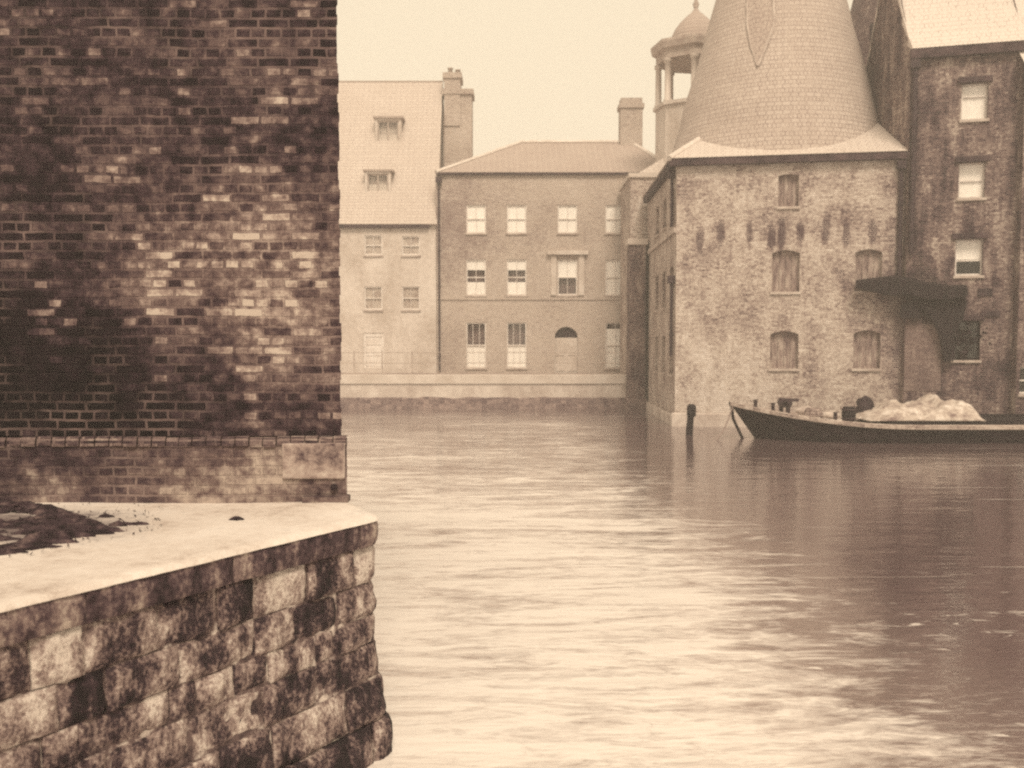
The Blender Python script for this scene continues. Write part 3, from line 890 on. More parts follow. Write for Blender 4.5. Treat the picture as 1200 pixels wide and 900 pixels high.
for (x0, y0, x1, y1) in ((440, 139, 470, 170), (428, 201, 458, 232)):
    # dormer standing out of the steep roof
    zt, zb = None, None
    slope = (rA - ea) / 5.0
    # front of the dormer: plane where its foot meets the roof
    for it in range(60):
        Yf = YH + it * 0.1
        zb_ = at((x0 + x1) / 2, y1, Yf).z
        if zb_ <= ea + slope * (Yf - YH): break
    A0, A1 = at(x0, y1, Yf), at(x1, y0, Yf)
    d = (A1.z - A0.z) / slope + 0.35
    WD = Wall((A0.x, Yf - 0.06), (A1.x, Yf - 0.06))
    f = MB()
    f.facade(WD, 0, WD.L, A0.z - 0.1, A1.z, [(0.12, WD.L - 0.12, A0.z + 0.1, A1.z - 0.12)], 0.1)
    for u in (0, WD.L):
        f.face([WD.p(u, A0.z - 0.1, 0), WD.p(u, A1.z, 0), WD.p(u, A1.z, -d), WD.p(u, A0.z, -0.3)])
    dm = f.build('dormer', M['house_pale'], rootA)
    f = MB(); f.wbox(WD, -0.1, WD.L + 0.14, A1.z + 0.002, A1.z + 0.1, -d - 0.1, 0.1); f.build('dormer_roof', M['slate_house'], dm)
    u0, u1, z0, z1 = 0.124, WD.L - 0.124, A0.z + 0.104, A1.z - 0.124
    f = MB()
    for (a, b, c, e) in ((u0, u0 + .07, z0, z1), (u1 - .07, u1, z0, z1), (u0 + .07, u1 - .07, z0, z0 + .07), (u0 + .07, u1 - .07, z1 - .07, z1), ((u0 + u1) / 2 - .03, (u0 + u1) / 2 + .03, z0 + .07, z1 - .07)):
        f.wbox(WD, a, b, c, e, -0.1, -0.05)
    f.build('casement', M['grey_paint'], dm)
    f = MB(); f.face([WD.p(u0, z0, -0.08), WD.p(u1, z0, -0.08), WD.p(u1, z1, -0.08), WD.p(u0, z1, -0.08)]); f.build('pane', M['glass'], dm)
    f = MB(); f.face([WD.p(u0, z0, -0.3), WD.p(u1, z0, -0.3), WD.p(u1, z1, -0.3), WD.p(u0, z1, -0.3)]); f.build('blind', M['sack'], dm)
# chimney stack against the gable
mb = MB()
YC = YH + 4.0
xa, xb = at(521, 200, YC).x, at(553, 200, YC).x
zt = at(540, 104, YC).z; zt2 = at(530, 92, YC).z
mb.box(xa, xb, YC, YC + 1.6, ea, zt)
mb.box(xa - 0.0, xa + (xb - xa) * 0.58, YC - 0.08, YC + 1.5, zt - 2.0, zt2)
mb.box(xa - 0.10, xb + 0.10, YC - 0.12, YC + 1.7, zt - 0.3, zt - 0.02)
mb.box(xa - 0.08, xa + (xb - xa) * 0.64, YC - 0.16, YC + 1.6, zt2 + 0.003, zt2 + 0.3)
ch = mb.build('chimney', M['house_brick'], rootA)
mb = MB()
for k in range(2):
    mb.lathe((xa + 0.3 + 0.42 * k, YC + 0.6, zt2 + 0.3), [(0.15, 0), (0.12, 0.35 - 0.1 * k), (0.16, 0.36 - 0.1 * k), (0.16, 0.42 - 0.1 * k), (0.1, 0.42 - 0.1 * k)], 12)
mb.build('chimney_pot', M['house_brick'], ch)

# ---- brick house with hipped roof
xl = at(511.5, 300, YH).x
xr = 8.4
WB = Wall((xl + 0.004, YH - 0.05), (xr, YH - 0.05))
rootB = thing('georgian_house', ((xl + xr) / 2, YH, BANK), 'three storey brick house with rows of white blinded sash windows and a hipped roof', 'house')
eb = at(630, 203, YH).z
cols_ = (558, 605.5, 665, 721)
holesB, specB = [], []
for i, px in enumerate(cols_):
    holesB.append(WB.rect(px - 11.5, 240, px + 11.5, 273)); specB.append(dict(blinds=((0, 1),)))
    holesB.append(WB.rect(px - 11.5, 304, px + 11.5, 346))
    specB.append(dict(blinds=((0, 0.28), (0.64, 1.0))) if i < 2 else dict(blinds=((0, 0.5),)) if i == 2 else dict(blinds=((0, 1),)))
    if i != 2:
        holesB.append(WB.rect(px - 11.5, 378, px + 11.5, 431))
        specB.append(dict(blinds=((0.5, 1.0),), bars=(2, 2)) if i < 2 else dict(blinds=((0.12, 1.0),)))
holesB.append((*WB.rect(650, 383, 677, 438)[:2], BANK, WB.hit(663, 383)[1], 0.55)); specB.append(None)
for px in (770,):
    holesB.append(WB.rect(px - 11.5, 240, px + 11.5, 273)); specB.append(dict())
mb = MB()
mb.facade(WB, 0, WB.L, BANK - 0.2, eb, holesB, 0.12)
DB = 8.0
for u in (0, WB.L):
    mb.face([WB.p(u, BANK, 0), WB.p(u, BANK, -DB), WB.p(u, eb, -DB), WB.p(u, eb, 0)])
mb.face([WB.p(0, BANK, -DB), WB.p(WB.L, BANK, -DB), WB.p(WB.L, eb, -DB), WB.p(0, eb, -DB)])
mb.build('wall', M['house_brick'], rootB)
mb = MB()
rB = at(660, 167, YH + 4).z
ov = 0.15
q = [WB.p(-0.0, eb + 0.02, ov), WB.p(WB.L + ov, eb + 0.02, ov), WB.p(WB.L + ov, eb + 0.02, -DB - ov), WB.p(-0.0, eb + 0.02, -DB - ov)]
uu0, uu1 = WB.hit(604, 167)[0] + 0.3, WB.L - 1.9
r0, r1 = WB.p(uu0, rB, -4), WB.p(uu1, rB, -4)
mb.face([q[0], q[1], r1, r0]); mb.face([q[1], q[2], r1]); mb.face([q[2], q[3], r0, r1]); mb.face([q[3], q[0], r0]); mb.face(q)
rf = mb.build('roof', M['slate_house'], rootB)
mb = MB(); mb.tube([r0, r1], 0.13, 6); mb.tube([q[0], r0], 0.12, 6); mb.tube([q[1], r1], 0.12, 6)
mb.build('ridge_tile', M['lead'], rf)
mb = MB(); mb.wbox(WB, 0, WB.L + 0.1, eb - 0.1, eb + 0.015, 0.002, 0.16); mb.build('gutter', M['eaves'], rootB)
zs = WB.hit(630, 350)[1]
mb = MB(); mb.wbox(WB, 0.0, WB.L, zs - 0.06, zs + 0.06, 0.002, 0.05); mb.build('string_course', M['house_brick'], rootB)
for h, sp in zip(holesB, specB):
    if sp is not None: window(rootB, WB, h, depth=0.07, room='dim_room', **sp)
h = holesB[-2]
f = MB(); f.wbox(WB, h[0] + .004, h[1] - .004, BANK, h[3] - .56, -0.16, -0.1)
for k in range(2):
    for (a, b) in ((0.1, 0.8), (0.9, 1.6)):
        wq = (h[1] - h[0]) / 2
        f.wbox(WB, h[0] + 0.1 + k * wq, h[0] + (k + 1) * wq - 0.1, BANK + a, BANK + b, -0.1, -0.075)
dr = f.build('door', M['house_pale'], rootB)
f = MB(); c = WB.p((h[0] + h[1]) / 2, h[3] - 0.55, -0.13); n_ = 14; hw = (h[1] - h[0]) / 2 - .004
f.face([c + WB.U * (math.cos(math.pi * k / n_) * hw) + Vector((0, 0, math.sin(math.pi * k / n_) * 0.55)) for k in range(n_ + 1)])
f.build('fanlight', M['dark_room'], dr)
# painted surround of the middle window
h = WB.rect(641, 294, 689, 346)
mb = MB(); hi = holesB[7]
mb.wbox(WB, h[0] + 0.2, hi[0] - 0.07, h[2], h[3] - 0.22, 0.002, 0.09); mb.wbox(WB, hi[1] + 0.07, h[1] - 0.2, h[2], h[3] - 0.22, 0.002, 0.09)
mb.wbox(WB, h[0], h[1], h[3] - 0.2, h[3], 0.002, 0.22)
mb.build('window_surround', M['quay_cap'], rootB)
mb = MB()
a, b = at(726, 150, YH + 4), at(752, 117, YH + 4)
mb.box(a.x, b.x, YH + 3.5, YH + 4.5, rB - 0.6, b.z - 0.55); mb.box(a.x - .08, b.x + .08, YH + 3.42, YH + 4.58, b.z - 0.547, b.z - 0.3); mb.box(a.x + .02, b.x - .02, YH + 3.5, YH + 4.5, b.z - 0.297, b.z)
mb.build('chimney', M['house_brick'], rf)


def plan(px, Y): return ((px - 600) / 1200 * Y, Y)
A_ = plan(791, 38.0); B_ = plan(1057, 36.6); C_ = plan(757.5, 48.0)
WM = Wall(A_, B_)
WS = Wall(C_, A_)                                # river side, seen at a glance
zm = 9.8
rootM = thing('mill', (A_[0], A_[1], 0), 'brick mill block with shuttered windows standing in the water behind the barge bow', 'mill')
rects = ((912, 204, 936, 242, 0.06), (904.5, 293, 937, 342, 0.12), (1002, 292, 1033.5, 341, 0.12), (902.5, 388, 935.5, 432, 0.12), (1000, 387, 1031.5, 432, 0.12))
holesM = [(*WM.rect(*r[:4]), r[4]) for r in rects]
mb = MB()
mb.facade(WM, 0, WM.L, -0.8, zm, holesM, 0.2)
holesS = []
for u in (1.2, 3.6, 6.0):
    uu = WS.L - u
    for (z0, z1) in ((1.9, 3.4), (4.5, 6.0), (7.7, 8.9)):
        holesS.append((uu - 0.55, uu + 0.55, z0, z1, 0.1))
mb.facade(WS, 0, WS.L, -0.8, zm, holesS, 0.2)
D_ = (B_[0] + 0.4, 48.0)
mb.face([(C_[0], C_[1], 0), (D_[0], D_[1], 0), (D_[0], D_[1], zm), (C_[0], C_[1], zm)])
mb.face([(B_[0], B_[1], 0), (D_[0], D_[1], 0), (D_[0], D_[1], zm), (B_[0], B_[1], zm)])
mb.build('wall', M['mill_brick'], rootM)
for h in holesM + holesS:
    window(rootM, WM if h in holesM else WS, h, depth=0.2, shutter=True, frame='shutter')
# roof: low hips rising to the kilns
mb = MB()
o_ = 0.28
e = [Vector((A_[0], A_[1], zm)) + WM.N * o_ - WM.U * o_, Vector((B_[0], B_[1], zm)) + WM.N * o_, Vector((D_[0], D_[1], zm)), Vector((C_[0], C_[1], zm)) - WM.U * o_]
top = [Vector((A_[0] + 2.3, A_[1] + 3.3, 11.75)), Vector((B_[0] - 0.1, B_[1] + 3.4, 11.75)), Vector((D_[0], D_[1] - 2, 11.75)), Vector((C_[0] + 2.4, C_[1] - 2.5, 11.75))]
for k in range(4): mb.face([e[k], e[(k + 1) % 4], top[(k + 1) % 4], top[k]])
mb.face(top); mb.face(e)
rf = mb.build('roof', M['slate_pale'], rootM)
mb = MB(); mb.tube([e[0], top[0]], 0.11, 6); mb.tube([top[1], top[0]], 0.11, 6)
mb.build('hip_tile', M['lead'], rf)
mb = MB(); mb.wbox(WM, -0.26, WM.L + 0.0, zm - 0.26, zm - 0.004, 0.002, 0.25); mb.wbox(WS, 0, WS.L - 0.004, zm - 0.24, zm - 0.006, 0.002, 0.22)
mb.build('eaves_board', M['eaves'], rootM)
mb = MB(); zq = WS.hit(780, 280)[1]
mb.wbox(WS, 0, WS.L, 7.15, 7.33, 0.002, 0.09)
mb.build('string_course', M['sill'], rootM)
mb = MB()
mb.wbox(WM, -0.12, WM.L, -0.8, 0.5, 0.002, 0.12)
mb.wbox(WS, 0, WS.L, -0.8, 0.42, 0.002, 0.11)
mb.build('footing', M['quay_pale'], rootM, 0.05)
def pipe(root, w, u, z0, z1, r=0.07, out=0.11):
    mb = MB()
    mb.tube([w.p(u, z0, out), w.p(u, z1, out)], r, 10)
    z = z0 + 0.8
    while z < z1:
        mb.tube([w.p(u, z - 0.06, out), w.p(u, z + 0.06, out)], r * 1.35, 10)
        z += 1.8
    mb.wbox(w, u - 0.16, u + 0.16, z1, z1 + 0.28, 0.003, 0.26)
    return mb.build('downpipe', M['iron'], root)
pipe(rootM, WS, WS.L - 0.35, 2.6, 5.3, 0.06)
pipe(rootM, WS, WS.L - 0.5, 7.4, 9.2, 0.06)
pipe(rootM, WM, WM.L - 0.2, 5.4, 9.2, 0.08, 0.11)

pipe(rootB, WB, 0.14, BANK + 0.1, eb - 0.5, 0.05, 0.08)
# kilns
def kiln(name, label, px, Y, r_at, mat, patch=False, slot=False):
    c = Vector(((px - 600) / 1200 * Y, Y, 0))
    root = thing(name, c, label, 'kiln')
    mb = MB(); mb.lathe(c, [(r_at[0][0] - 0.2, -0.5), (r_at[0][0] - 0.2, r_at[0][1])], 40); mb.build('wall', M['kiln_brick'], root)
    mb = MB()
    fine = [(a[0] + (b[0] - a[0]) * k / 6, a[1] + (b[1] - a[1]) * k / 6) for a, b in zip(r_at, r_at[1:]) for k in range(6)] + [r_at[-1]]
    mb.lathe(c, fine, 72)
    mb.v = [Vector((c.x + (p.x - c.x) * (1 + 0.012 * noise.noise(p * 0.9)), c.y + (p.y - c.y) * (1 + 0.012 * noise.noise(p * 0.9)), p.z)) for p in mb.v]
    rf = mb.build('roof', mat, root)
    rt, zt = r_at[-1]
    mb = MB()
    mb.lathe((c.x, c.y, zt - 0.2), [(rt + 0.12, 0), (rt + 0.12, 0.25), (rt * 0.9, 0.3), (rt * 0.85, 1.2), (0.05, 2.0)], 24)
    mb.build('cowl', M['lead'], root)
    def rr(z):
        for (a, za), (b, zb) in zip(r_at, r_at[1:]):
            if za <= z <= zb: return a + (b - a) * (z - za) / (zb - za)
        return rt
    def surf(ppx, ppy, out=0.0):                # point on the cone in view along a ray
        d = ray(ppx, ppy); t = (Y - 6) / d.y
        while t < (Y + 6) / d.y:
            p = CAM + d * t
            if math.hypot(p.x - c.x, p.y - c.y) <= rr(p.z): break
            t += 0.01
        n = Vector((p.x - c.x, p.y - c.y, rr(p.z) * 0.28)).normalized()
        return p + n * out, n
    if patch:
        L = [(888, 78), (880, 55), (876, 30), (876, 5), (880, -22), (890, -45)]
        Rr = [(888, 78), (898, 55), (907, 30), (907, 5), (901, -22), (890, -45)]
        mb = MB(); pts = []
        for (l, r_) in zip(L, Rr):
            for k in range(6): pts.append(surf(l[0] + (r_[0] - l[0]) * k / 5, l[1], 0.05)[0])
        mb.grid(pts, 6, 6); hp = mb.build('hatch', M['slate_house'], rf)
        mb = MB()
        mb.tube([surf(x, y, 0.04)[0] for x, y in Rr], 0.06, 6); mb.tube([surf(x, y, 0.04)[0] for x, y in L], 0.04, 6)
        mb.build('flashing', M['sill'], rf)
    if slot:
        mb = MB(); pts = []
        for y in (28, 42, 56, 72):
            for x in (1020.5, 1026): pts.append(surf(x, y, 0.05)[0])
        mb.grid(pts, 2, 4); mb.build('vent_slot', M['dark_room'], rf)
    return root

k1 = [(4.5, 9.6), (4.28, 10.4), (4.05, 11.2), (3.84, 12.0), (3.1, 14.6), (2.43, 17.04), (1.3, 21.0), (0.55, 23.6)]
kiln('oast_kiln', 'tall pale slated kiln cone with a pointed hatch, rising behind the mill eaves', 906, 41.8, k1, M['slate_kiln'], patch=True)
k2 = [(4.9, 9.6), (4.55, 11.2), (4.2, 12.6), (3.5, 15.4), (2.75, 18.4), (1.5, 22.6), (0.6, 25.4)]
kiln('oast_kiln', 'sooty dark kiln cone with a narrow slot, squeezed between pale cone and tall tower', 1066, 46.2, k2, M['slate_soot'], slot=True)

# rear wing with the cupola
YR = 48.25
xw = at(738.5, 300, YR).x
WW = Wall((xw, YR), (12.5, YR))
rootW = thing('clock_mill', (9, 50, 0), 'narrow brick rear wing topped by an octagonal cupola, behind the mill and its pale cone', 'mill')
zw = at(750, 208, YR).z
mb = MB(); mb.box(xw, 12.5, YR, 52.6, -0.6, zw); mb.build('wall', M['mill_brick'], rootW)
mb = MB(); mb.box(xw - 0.1, 12.6, YR - 0.1, 52.7, zw + 0.003, zw + 0.2); pr = mb.build('parapet', M['quay_cap'], rootW)
mb = MB(); T = [(xw + .3, YR + .3), (12.2, YR + .3), (12.2, 52.3), (xw + .3, 52.3)]; I = [(7.5, 49.6), (10.5, 49.6), (10.5, 51), (7.5, 51)]
for k in range(4): mb.face([(*T[k], zw + .2), (*T[(k + 1) % 4], zw + .2), (*I[(k + 1) % 4], zw + 1.3), (*I[k], zw + 1.3)])
mb.face([(*p, zw + 1.3) for p in I]); mb.build('roof', M['slate_pale'], rootW)
YU = 50.2
cu = at(815, 60, YU); sc = YU / 1200
zb0, zb1, zb2, zb3, zb4 = (at(815, y, YU).z for y in (129, 75, 54, 14, -3))
cup = Vector((cu.x, YU, 0))
R8, PH = 45 * sc, R(11)
mb = MB(); mb.lathe(cup, [(R8 * 1.0, zw - 0.5), (R8 * 1.0, zb0)], 8, PH + R(22.5), False); mb.lathe(cup, [(R8 * 1.0, zb0), (R8 * 1.07, zb0 + .003), (R8 * 1.07, zb0 + 0.17), (0.0, zb0 + 0.17)], 8, PH + R(22.5), False)
cp = mb.build('cupola', M['house_pale'], rootW)
mb = MB()
for k in range(8):
    a = PH + R(22.5) + k * math.pi / 4
    p = cup + Vector((math.cos(a), math.sin(a), 0)) * R8 * 0.93
    mb.lathe((p.x, p.y, 0), [(0.19, zb0 + 0.17), (0.19, zb0 + 0.3), (0.155, zb0 + 0.32), (0.14, zb1 - 0.2), (0.2, zb1 - 0.16), (0.2, zb1)], 12)
mb.build('column', M['house_pale'], cp)
mb = MB(); mb.lathe(cup, [(R8 * 0.78, zb1 + 0.0), (R8 * 1.0, zb1), (R8 * 1.0, zb1 + 0.35), (R8 * 1.1, zb1 + 0.45), (R8 * 1.14, zb1 + 0.72), (R8 * 1.14, zb2), (0.2, zb2 + 0.05)], 8, PH + R(22.5), False)
mb.lathe(cup, [(0.0, zb1 - 0.02), (R8 * 0.8, zb1 - 0.02), (R8 * 0.8, zb1 + 0.1)], 8, PH + R(22.5), False)
mb.build('cornice', M['grey_paint'], cp)
H = zb3 - zb2
mb = MB(); mb.lathe(cup, [(R8 * 0.66, zb2), (R8 * 0.64, zb2 + H * .12), (R8 * 0.6, zb2 + H * .3), (R8 * 0.53, zb2 + H * .48), (R8 * 0.40, zb2 + H * .68), (R8 * 0.25, zb2 + H * .85), (R8 * 0.1, zb3), (0.09, zb3 + 0.15), (0.16, zb3 + 0.35), (0.09, zb3 + 0.5), (0.03, zb4 + 0.6)], 16)
mb.build('dome', M['slate_house'], cp)

# brick pier in the corner
a, b = at(737.5, 390, 47.1), at(756, 390, 47.1)
ztp = at(747, 287, 47.1).z
root = thing('brick_pier', (a.x, 47.1, 0), 'slim brick pier with a light cap where the far bank meets the mill', 'pier')
mb = MB(); mb.box(a.x, b.x, 47.1, 48.2, -0.5, ztp); mb.build('shaft', M['tower_brick'], root)
mb = MB(); mb.box(a.x - .1, b.x + .1, 47.0, 48.2, ztp + .003, ztp + .28); mb.build('cap', M['quay_cap'], root, 0.03)
mb = MB(); mb.box(a.x - .12, b.x + .1, 46.95, 48.2, -0.5, 0.55); mb.build('foot', M['dark_band'], root, 0.05)

# ================================================================== TALL BRICK TOWER (right)
TA, TB = plan(1059, 36.3), plan(1189, 35.3)
WT = Wall(TA, TB)
zt = WT.hit(1125, 56)[1]
rootT = thing('brick_tower_house', (TA[0], TA[1], 0), 'tall narrow streaky brick building with a white roof and a single column of windows', 'warehouse')
rt = ((1126.5, 97, 1158, 140), (1123.5, 190, 1154.5, 232), (1119.5, 280, 1152, 323), (1116.5, 376, 1148.5, 422))
holesT = [WT.rect(*r) for r in rt]
mb = MB()
mb.facade(WT, 0, WT.L, -0.8, zt, holesT, 0.2)
Tb = 4.6
zr = zt + 5.0
SK = 0.29                                       # the flanks run straight back, skew to the river front
def wt(u, z, o=0.0): return WT.p(u + SK * o, z, o)
for u in (0, WT.L):
    mb.face([wt(u, -0.8, 0), wt(u, -0.8, -Tb), wt(u, zt, -Tb), wt(u, zr, -Tb / 2), wt(u, zt + 0.02, 0)])
mb.face([wt(0, -0.8, -Tb), wt(WT.L, -0.8, -Tb), wt(WT.L, zt, -Tb), wt(0, zt, -Tb)])
mb.build('wall', M['tower_brick'], rootT)
mb = MB()
for sgn in (0, 1):
    prof = [(0.26, zt + 0.03), (-0.2, zt + 0.6), (-0.75, zt + 1.5), (-1.35, zt + 2.7), (-Tb / 2, zr + 0.15)]
    pr_ = [(o if not sgn else -Tb - o, z) for o, z in prof]
    for (p, q) in zip(pr_, pr_[1:]):
        mb.face([wt(-0.04, p[1], p[0]), wt(WT.L + 0.04, p[1], p[0]), wt(WT.L + 0.04, q[1], q[0]), wt(-0.04, q[1], q[0])])
        for u in (-0.04, WT.L + 0.04):
            mb.face([wt(u, p[1], p[0]), wt(u, q[1], q[0]), wt(u, q[1] - 0.3, q[0] + (-.05 if not sgn else .05)), wt(u, p[1] - 0.12, p[0])])
mb.build('roof', M['slate_white'], rootT)
mb = MB(); mb.wbox(WT, -0.03, WT.L, zt - 0.3, zt + 0.02, 0.002, 0.24); mb.build('eaves_board', M['eaves'], rootT)
sp = (dict(blinds=((0, 1),), sash=0.66, bars=(0, 0)), dict(blinds=((0, 1),), sash=0.5, bars=(0, 0)), dict(blinds=((0, 0.55),), sash=0.42, bars=(0, 0)), dict(blinds=(), sash=0.45, bars=(0, 0), frame='old_timber'))
for h, s_ in zip(holesT, sp):
    window(rootT, WT, h, depth=0.2, **s_)
    mb = MB(); mb.wbox(WT, h[0] - 0.12, h[1] + 0.12, h[3] + 0.004, h[3] + 0.2, 0.003, 0.10); mb.build('lintel_shade', M['eaves'], rootT, 0.01)  # dark strip: shading over the window head put into its colour
pipe(rootT, WT, 0.14, 6.2, zt - 0.62, 0.09, 0.12)
for (x0, y0, x1, y1) in ((1106, 334, 1118, 346), (1146, 338, 1163, 347), (1150, 364, 1172, 371), (1135, 118, 1136, 119)):
    h = WT.rect(x0, y0, x1, y1)
    if x1 - x0 < 3: continue
    mb = MB(); mb.wbox(WT, h[0], h[1], h[2], h[3], 0.003, 0.05); mb.build('wall_plate', M['iron'], rootT, 0.01)
# blocked doorway, framed by dark pipes, under the canopy
h = WT.rect(1060, 372, 1103, 458)
mb = MB(); n_ = 12
mb.wbox(WT, h[0], h[1], h[2], h[3] - 0.25, 0.003, 0.02)
mb.build('blocked_door', M['door_brick'], rootT)

# sooty timber hoist canopy bridging the corner, with a curved bracket down to the low window
root = thing('hoist_canopy', WT.p(1.0, 5.0, 0.3), 'black tarred timber hoist canopy with a curved bracket in the corner between mill and tower', 'canopy')
ca, cb = WM.hit(1003, 338)[0], WT.hit(1130, 340)[0]
pa = WM.p(ca, WM.hit(1003, 338)[1], 0.0); pb = WT.p(cb, WT.hit(1128, 345)[1], 0.0)
mb = MB()
Wc = Wall((pa.x, pa.y), (pb.x, pb.y))
prof_t = [(1003, 333), (1020, 331), (1045, 328), (1065, 330), (1085, 335), (1110, 339), (1132, 339)]
prof_b = [(1003, 338), (1020, 342), (1045, 347), (1065, 346), (1085, 351), (1110, 352), (1132, 347)]
OUT = 0.6
tp = [Wc.hit(*p) for p in prof_t]; bt_ = [Wc.hit(*p) for p in prof_b]
front_t = [Wc.p(u, z, OUT) for u, z in tp]; front_b = [Wc.p(u, z, OUT) for u, z in bt_]
back_t = [Wc.p(u, z + 0.15, 0.02) for u, z in tp]; back_b = [Wc.p(u, z, 0.02) for u, z in bt_]
for k in range(len(tp) - 1):
    mb.face([front_b[k], front_b[k + 1], front_t[k + 1], front_t[k]]); mb.face([front_t[k], front_t[k + 1], back_t[k + 1], back_t[k]])
    mb.face([front_b[k], front_b[k + 1], back_b[k + 1], back_b[k]])
for k in (0, len(tp) - 1): mb.face([front_b[k], front_t[k], back_t[k], back_b[k]])
mb.build('canopy_deck', M['old_timber'], root)
mb = MB()                                       # curved bracket: solid timber knee on the tower wall
K0 = [(1132, 352), (1128, 372), (1117, 395), (1118, 421)]
K1 = [(1058, 355), (1084, 364), (1098, 387), (1107, 424)]
fr_ = []
for (r_, l_) in zip(K0, K1): fr_.append((WT.hit(*l_), WT.hit(*r_)))
for o in (0.02, 0.32):
    for (a, b), (c, d) in zip(fr_, fr_[1:]): mb.face([WT.p(*a, o), WT.p(*b, o), WT.p(*d, o), WT.p(*c, o)])
for side in (0, 1):
    for a, b in zip(fr_, fr_[1:]): mb.face([WT.p(*a[side], 0.02), WT.p(*b[side], 0.02), WT.p(*b[side], 0.32), WT.p(*a[side], 0.32)])
a, b = fr_[-1]; mb.face([WT.p(*a, 0.02), WT.p(*b, 0.02), WT.p(*b, 0.32), WT.p(*a, 0.32)])
mb.build('knee_bracket', M['old_timber'], root)
mb = MB(); q0, q1 = WT.rect(1053, 357, 1078, 373), None
mb.wbox(WT, q0[0] + .05, q0[1], q0[2], q0[3], 0.052, 0.3); mb.build('beam_end', M['old_timber'], root, 0.02)

# plants on the low window's sill
h = holesT[3]
c = WT.p((h[0] + h[1]) / 2, h[2] + (h[3] - h[2]) * 0.5, 0.0)
root = thing('window_plant', WT.p((h[0] + h[1]) / 2, h[2], 0.0), 'dark leafy pot plant at the lowest window of the tall tower', 'plant')
mb = MB(); pc = WT.p((h[0] + h[1]) / 2 - 0.1, h[2] + 0.0, -0.02)
mb.lathe(pc, [(0.0, 0.0), (0.1, 0.0), (0.15, 0.24), (0.17, 0.25), (0.17, 0.3), (0.0, 0.28)], 14); mb.build('pot', M['iron'], root)
mb = MB(); rl = random.Random(3)
for k in range(150):
    d = Vector((rl.gauss(0, 0.36), rl.gauss(-0.12, 0.12), rl.gauss(0.85, 0.2)))
    p = pc + d; v = Vector((rl.uniform(-1, 1), rl.uniform(-1, 1), rl.uniform(-.6, .8))).normalized() * rl.uniform(0.08, 0.16)
    wv = v.cross(Vector((0, 1, 0.3))).normalized() * v.length * 0.35
    mb.face([p, p + v * 0.5 + wv, p + v, p + v * 0.5 - wv])
for k in range(9):
    d = Vector((rl.gauss(0, 0.3), rl.gauss(-0.1, 0.08), rl.gauss(0.85, 0.15)))
    mb.tube([pc + Vector((0, 0, 0.25)), pc + d * 0.6 + Vector((0, 0, .1)), pc + d], [0.012, 0.01, 0.006], 5)
mb.build('foliage', M['leaf'], root)

# ---- next warehouse, running out of the frame
NA = plan(1191, 34.9); NB = (38.0, NA[1] - 1.5)
WN = Wall(NA, NB)
zn = WN.hit(1196, 78)[1]
rootN = thing('brick_warehouse', (NA[0], NA[1], 0), 'brick warehouse beside the tall tower, cut by the right edge of the photo', 'warehouse')
holesN = [WN.rect(1195, 430, 1216, 462)] + [WN.rect(1222, y0, 1254, y1) for y0, y1 in ((140, 180), (230, 272), (330, 372), (430, 470))]
mb = MB(); mb.facade(WN, 0, WN.L, -0.8, zn, holesN, 0.2)
for u in (0, WN.L): mb.face([WN.p(u, -0.8, 0), WN.p(u, -0.8, -10), WN.p(u, zn, -10), WN.p(u, zn + 5, -5), WN.p(u, zn, 0)])
mb.face([WN.p(0, -.8, -10), WN.p(WN.L, -.8, -10), WN.p(WN.L, zn, -10), WN.p(0, zn, -10)])
mb.build('wall', M['tower_brick'], rootN)
mb = MB()
for (a, b) in (((0.25, zn), (-5, zn + 5.2)), ((-10.2, zn), (-5, zn + 5.2))):
    mb.face([WN.p(-.1, a[1], a[0]), WN.p(WN.L + .1, a[1], a[0]), WN.p(WN.L + .1, b[1], b[0]), WN.p(-.1, b[1], b[0])])
mb.build('roof', M['slate_white'], rootN)
mb = MB(); mb.wbox(WN, -0.05, WN.L, zn - 0.28, zn - 0.01, 0.002, 0.22); mb.build('eaves_board', M['eaves'], rootN)
for i, h in enumerate(holesN): window(rootN, WN, h, depth=0.2, blinds=() if i == 0 else ((0, 0.6),))

# ================================================================== BARGE
bx, by = 7.05, 33.0
LEN = 17.0
root = thing('barge', (bx, by, 0), 'long low black hulled barge moored by the mill, light gunwale and raised bow', 'barge')
def sheer(t): return 0.50 + 0.62 * max(0.0, 1 - t / 5.5) ** 2.0 + 0.3 * max(0, (t - 13) / 4) ** 2
def half(t):
    b = 1.9 * (1 - max(0.0, 1 - t / 5.0) ** 2.1)
    return max(0.03, b * (1 - 0.35 * max(0, (t - 14) / 3) ** 2))
NS = 46
ts = [LEN * (i / NS) ** 1.35 for i in range(NS + 1)]
def sec(t, side):
    zt_ = sheer(t); b = half(t); out = []
    rake = 0.95 * max(0.0, 1 - t / 3.0)
    for k in range(8):
        f = k / 7
        z = zt_ + (-0.55 - zt_) * f
        bb = b * (1 - 0.10 * f - 0.16 * f ** 3)
        xx = bx + t + rake * f * (zt_ + .55) * 0.75
        out.append(Vector((xx, by + side * bb, z)))
    return out
mb = MB(); mb.smooth = True
for side in (-1, 1):
    mb.grid([p for t in ts for p in sec(t, side)], 8, NS + 1)
mb.smooth = False
mb.face(sec(LEN, -1) + sec(LEN, 1)[::-1])
mb.build('hull', M['hull'], root)
mb = MB()                                       # light rubbing strake and gunwale
for side in (-1, 1):
    pts = []
    for t in ts:
        b = half(t); z = sheer(t)
        for (o, dz) in ((0.05, -0.07), (0.075, -0.055), (0.075, 0.05), (0.03, 0.07), (-0.14, 0.07), (-0.14, -0.06)):
            pts.append((bx + t - 0.03, by + side * max(0.0, b + o) , z + dz))
    mb.grid(pts, 6, NS + 1)
mb.build('gunwale', M['gunwale'], root)
mb = MB()
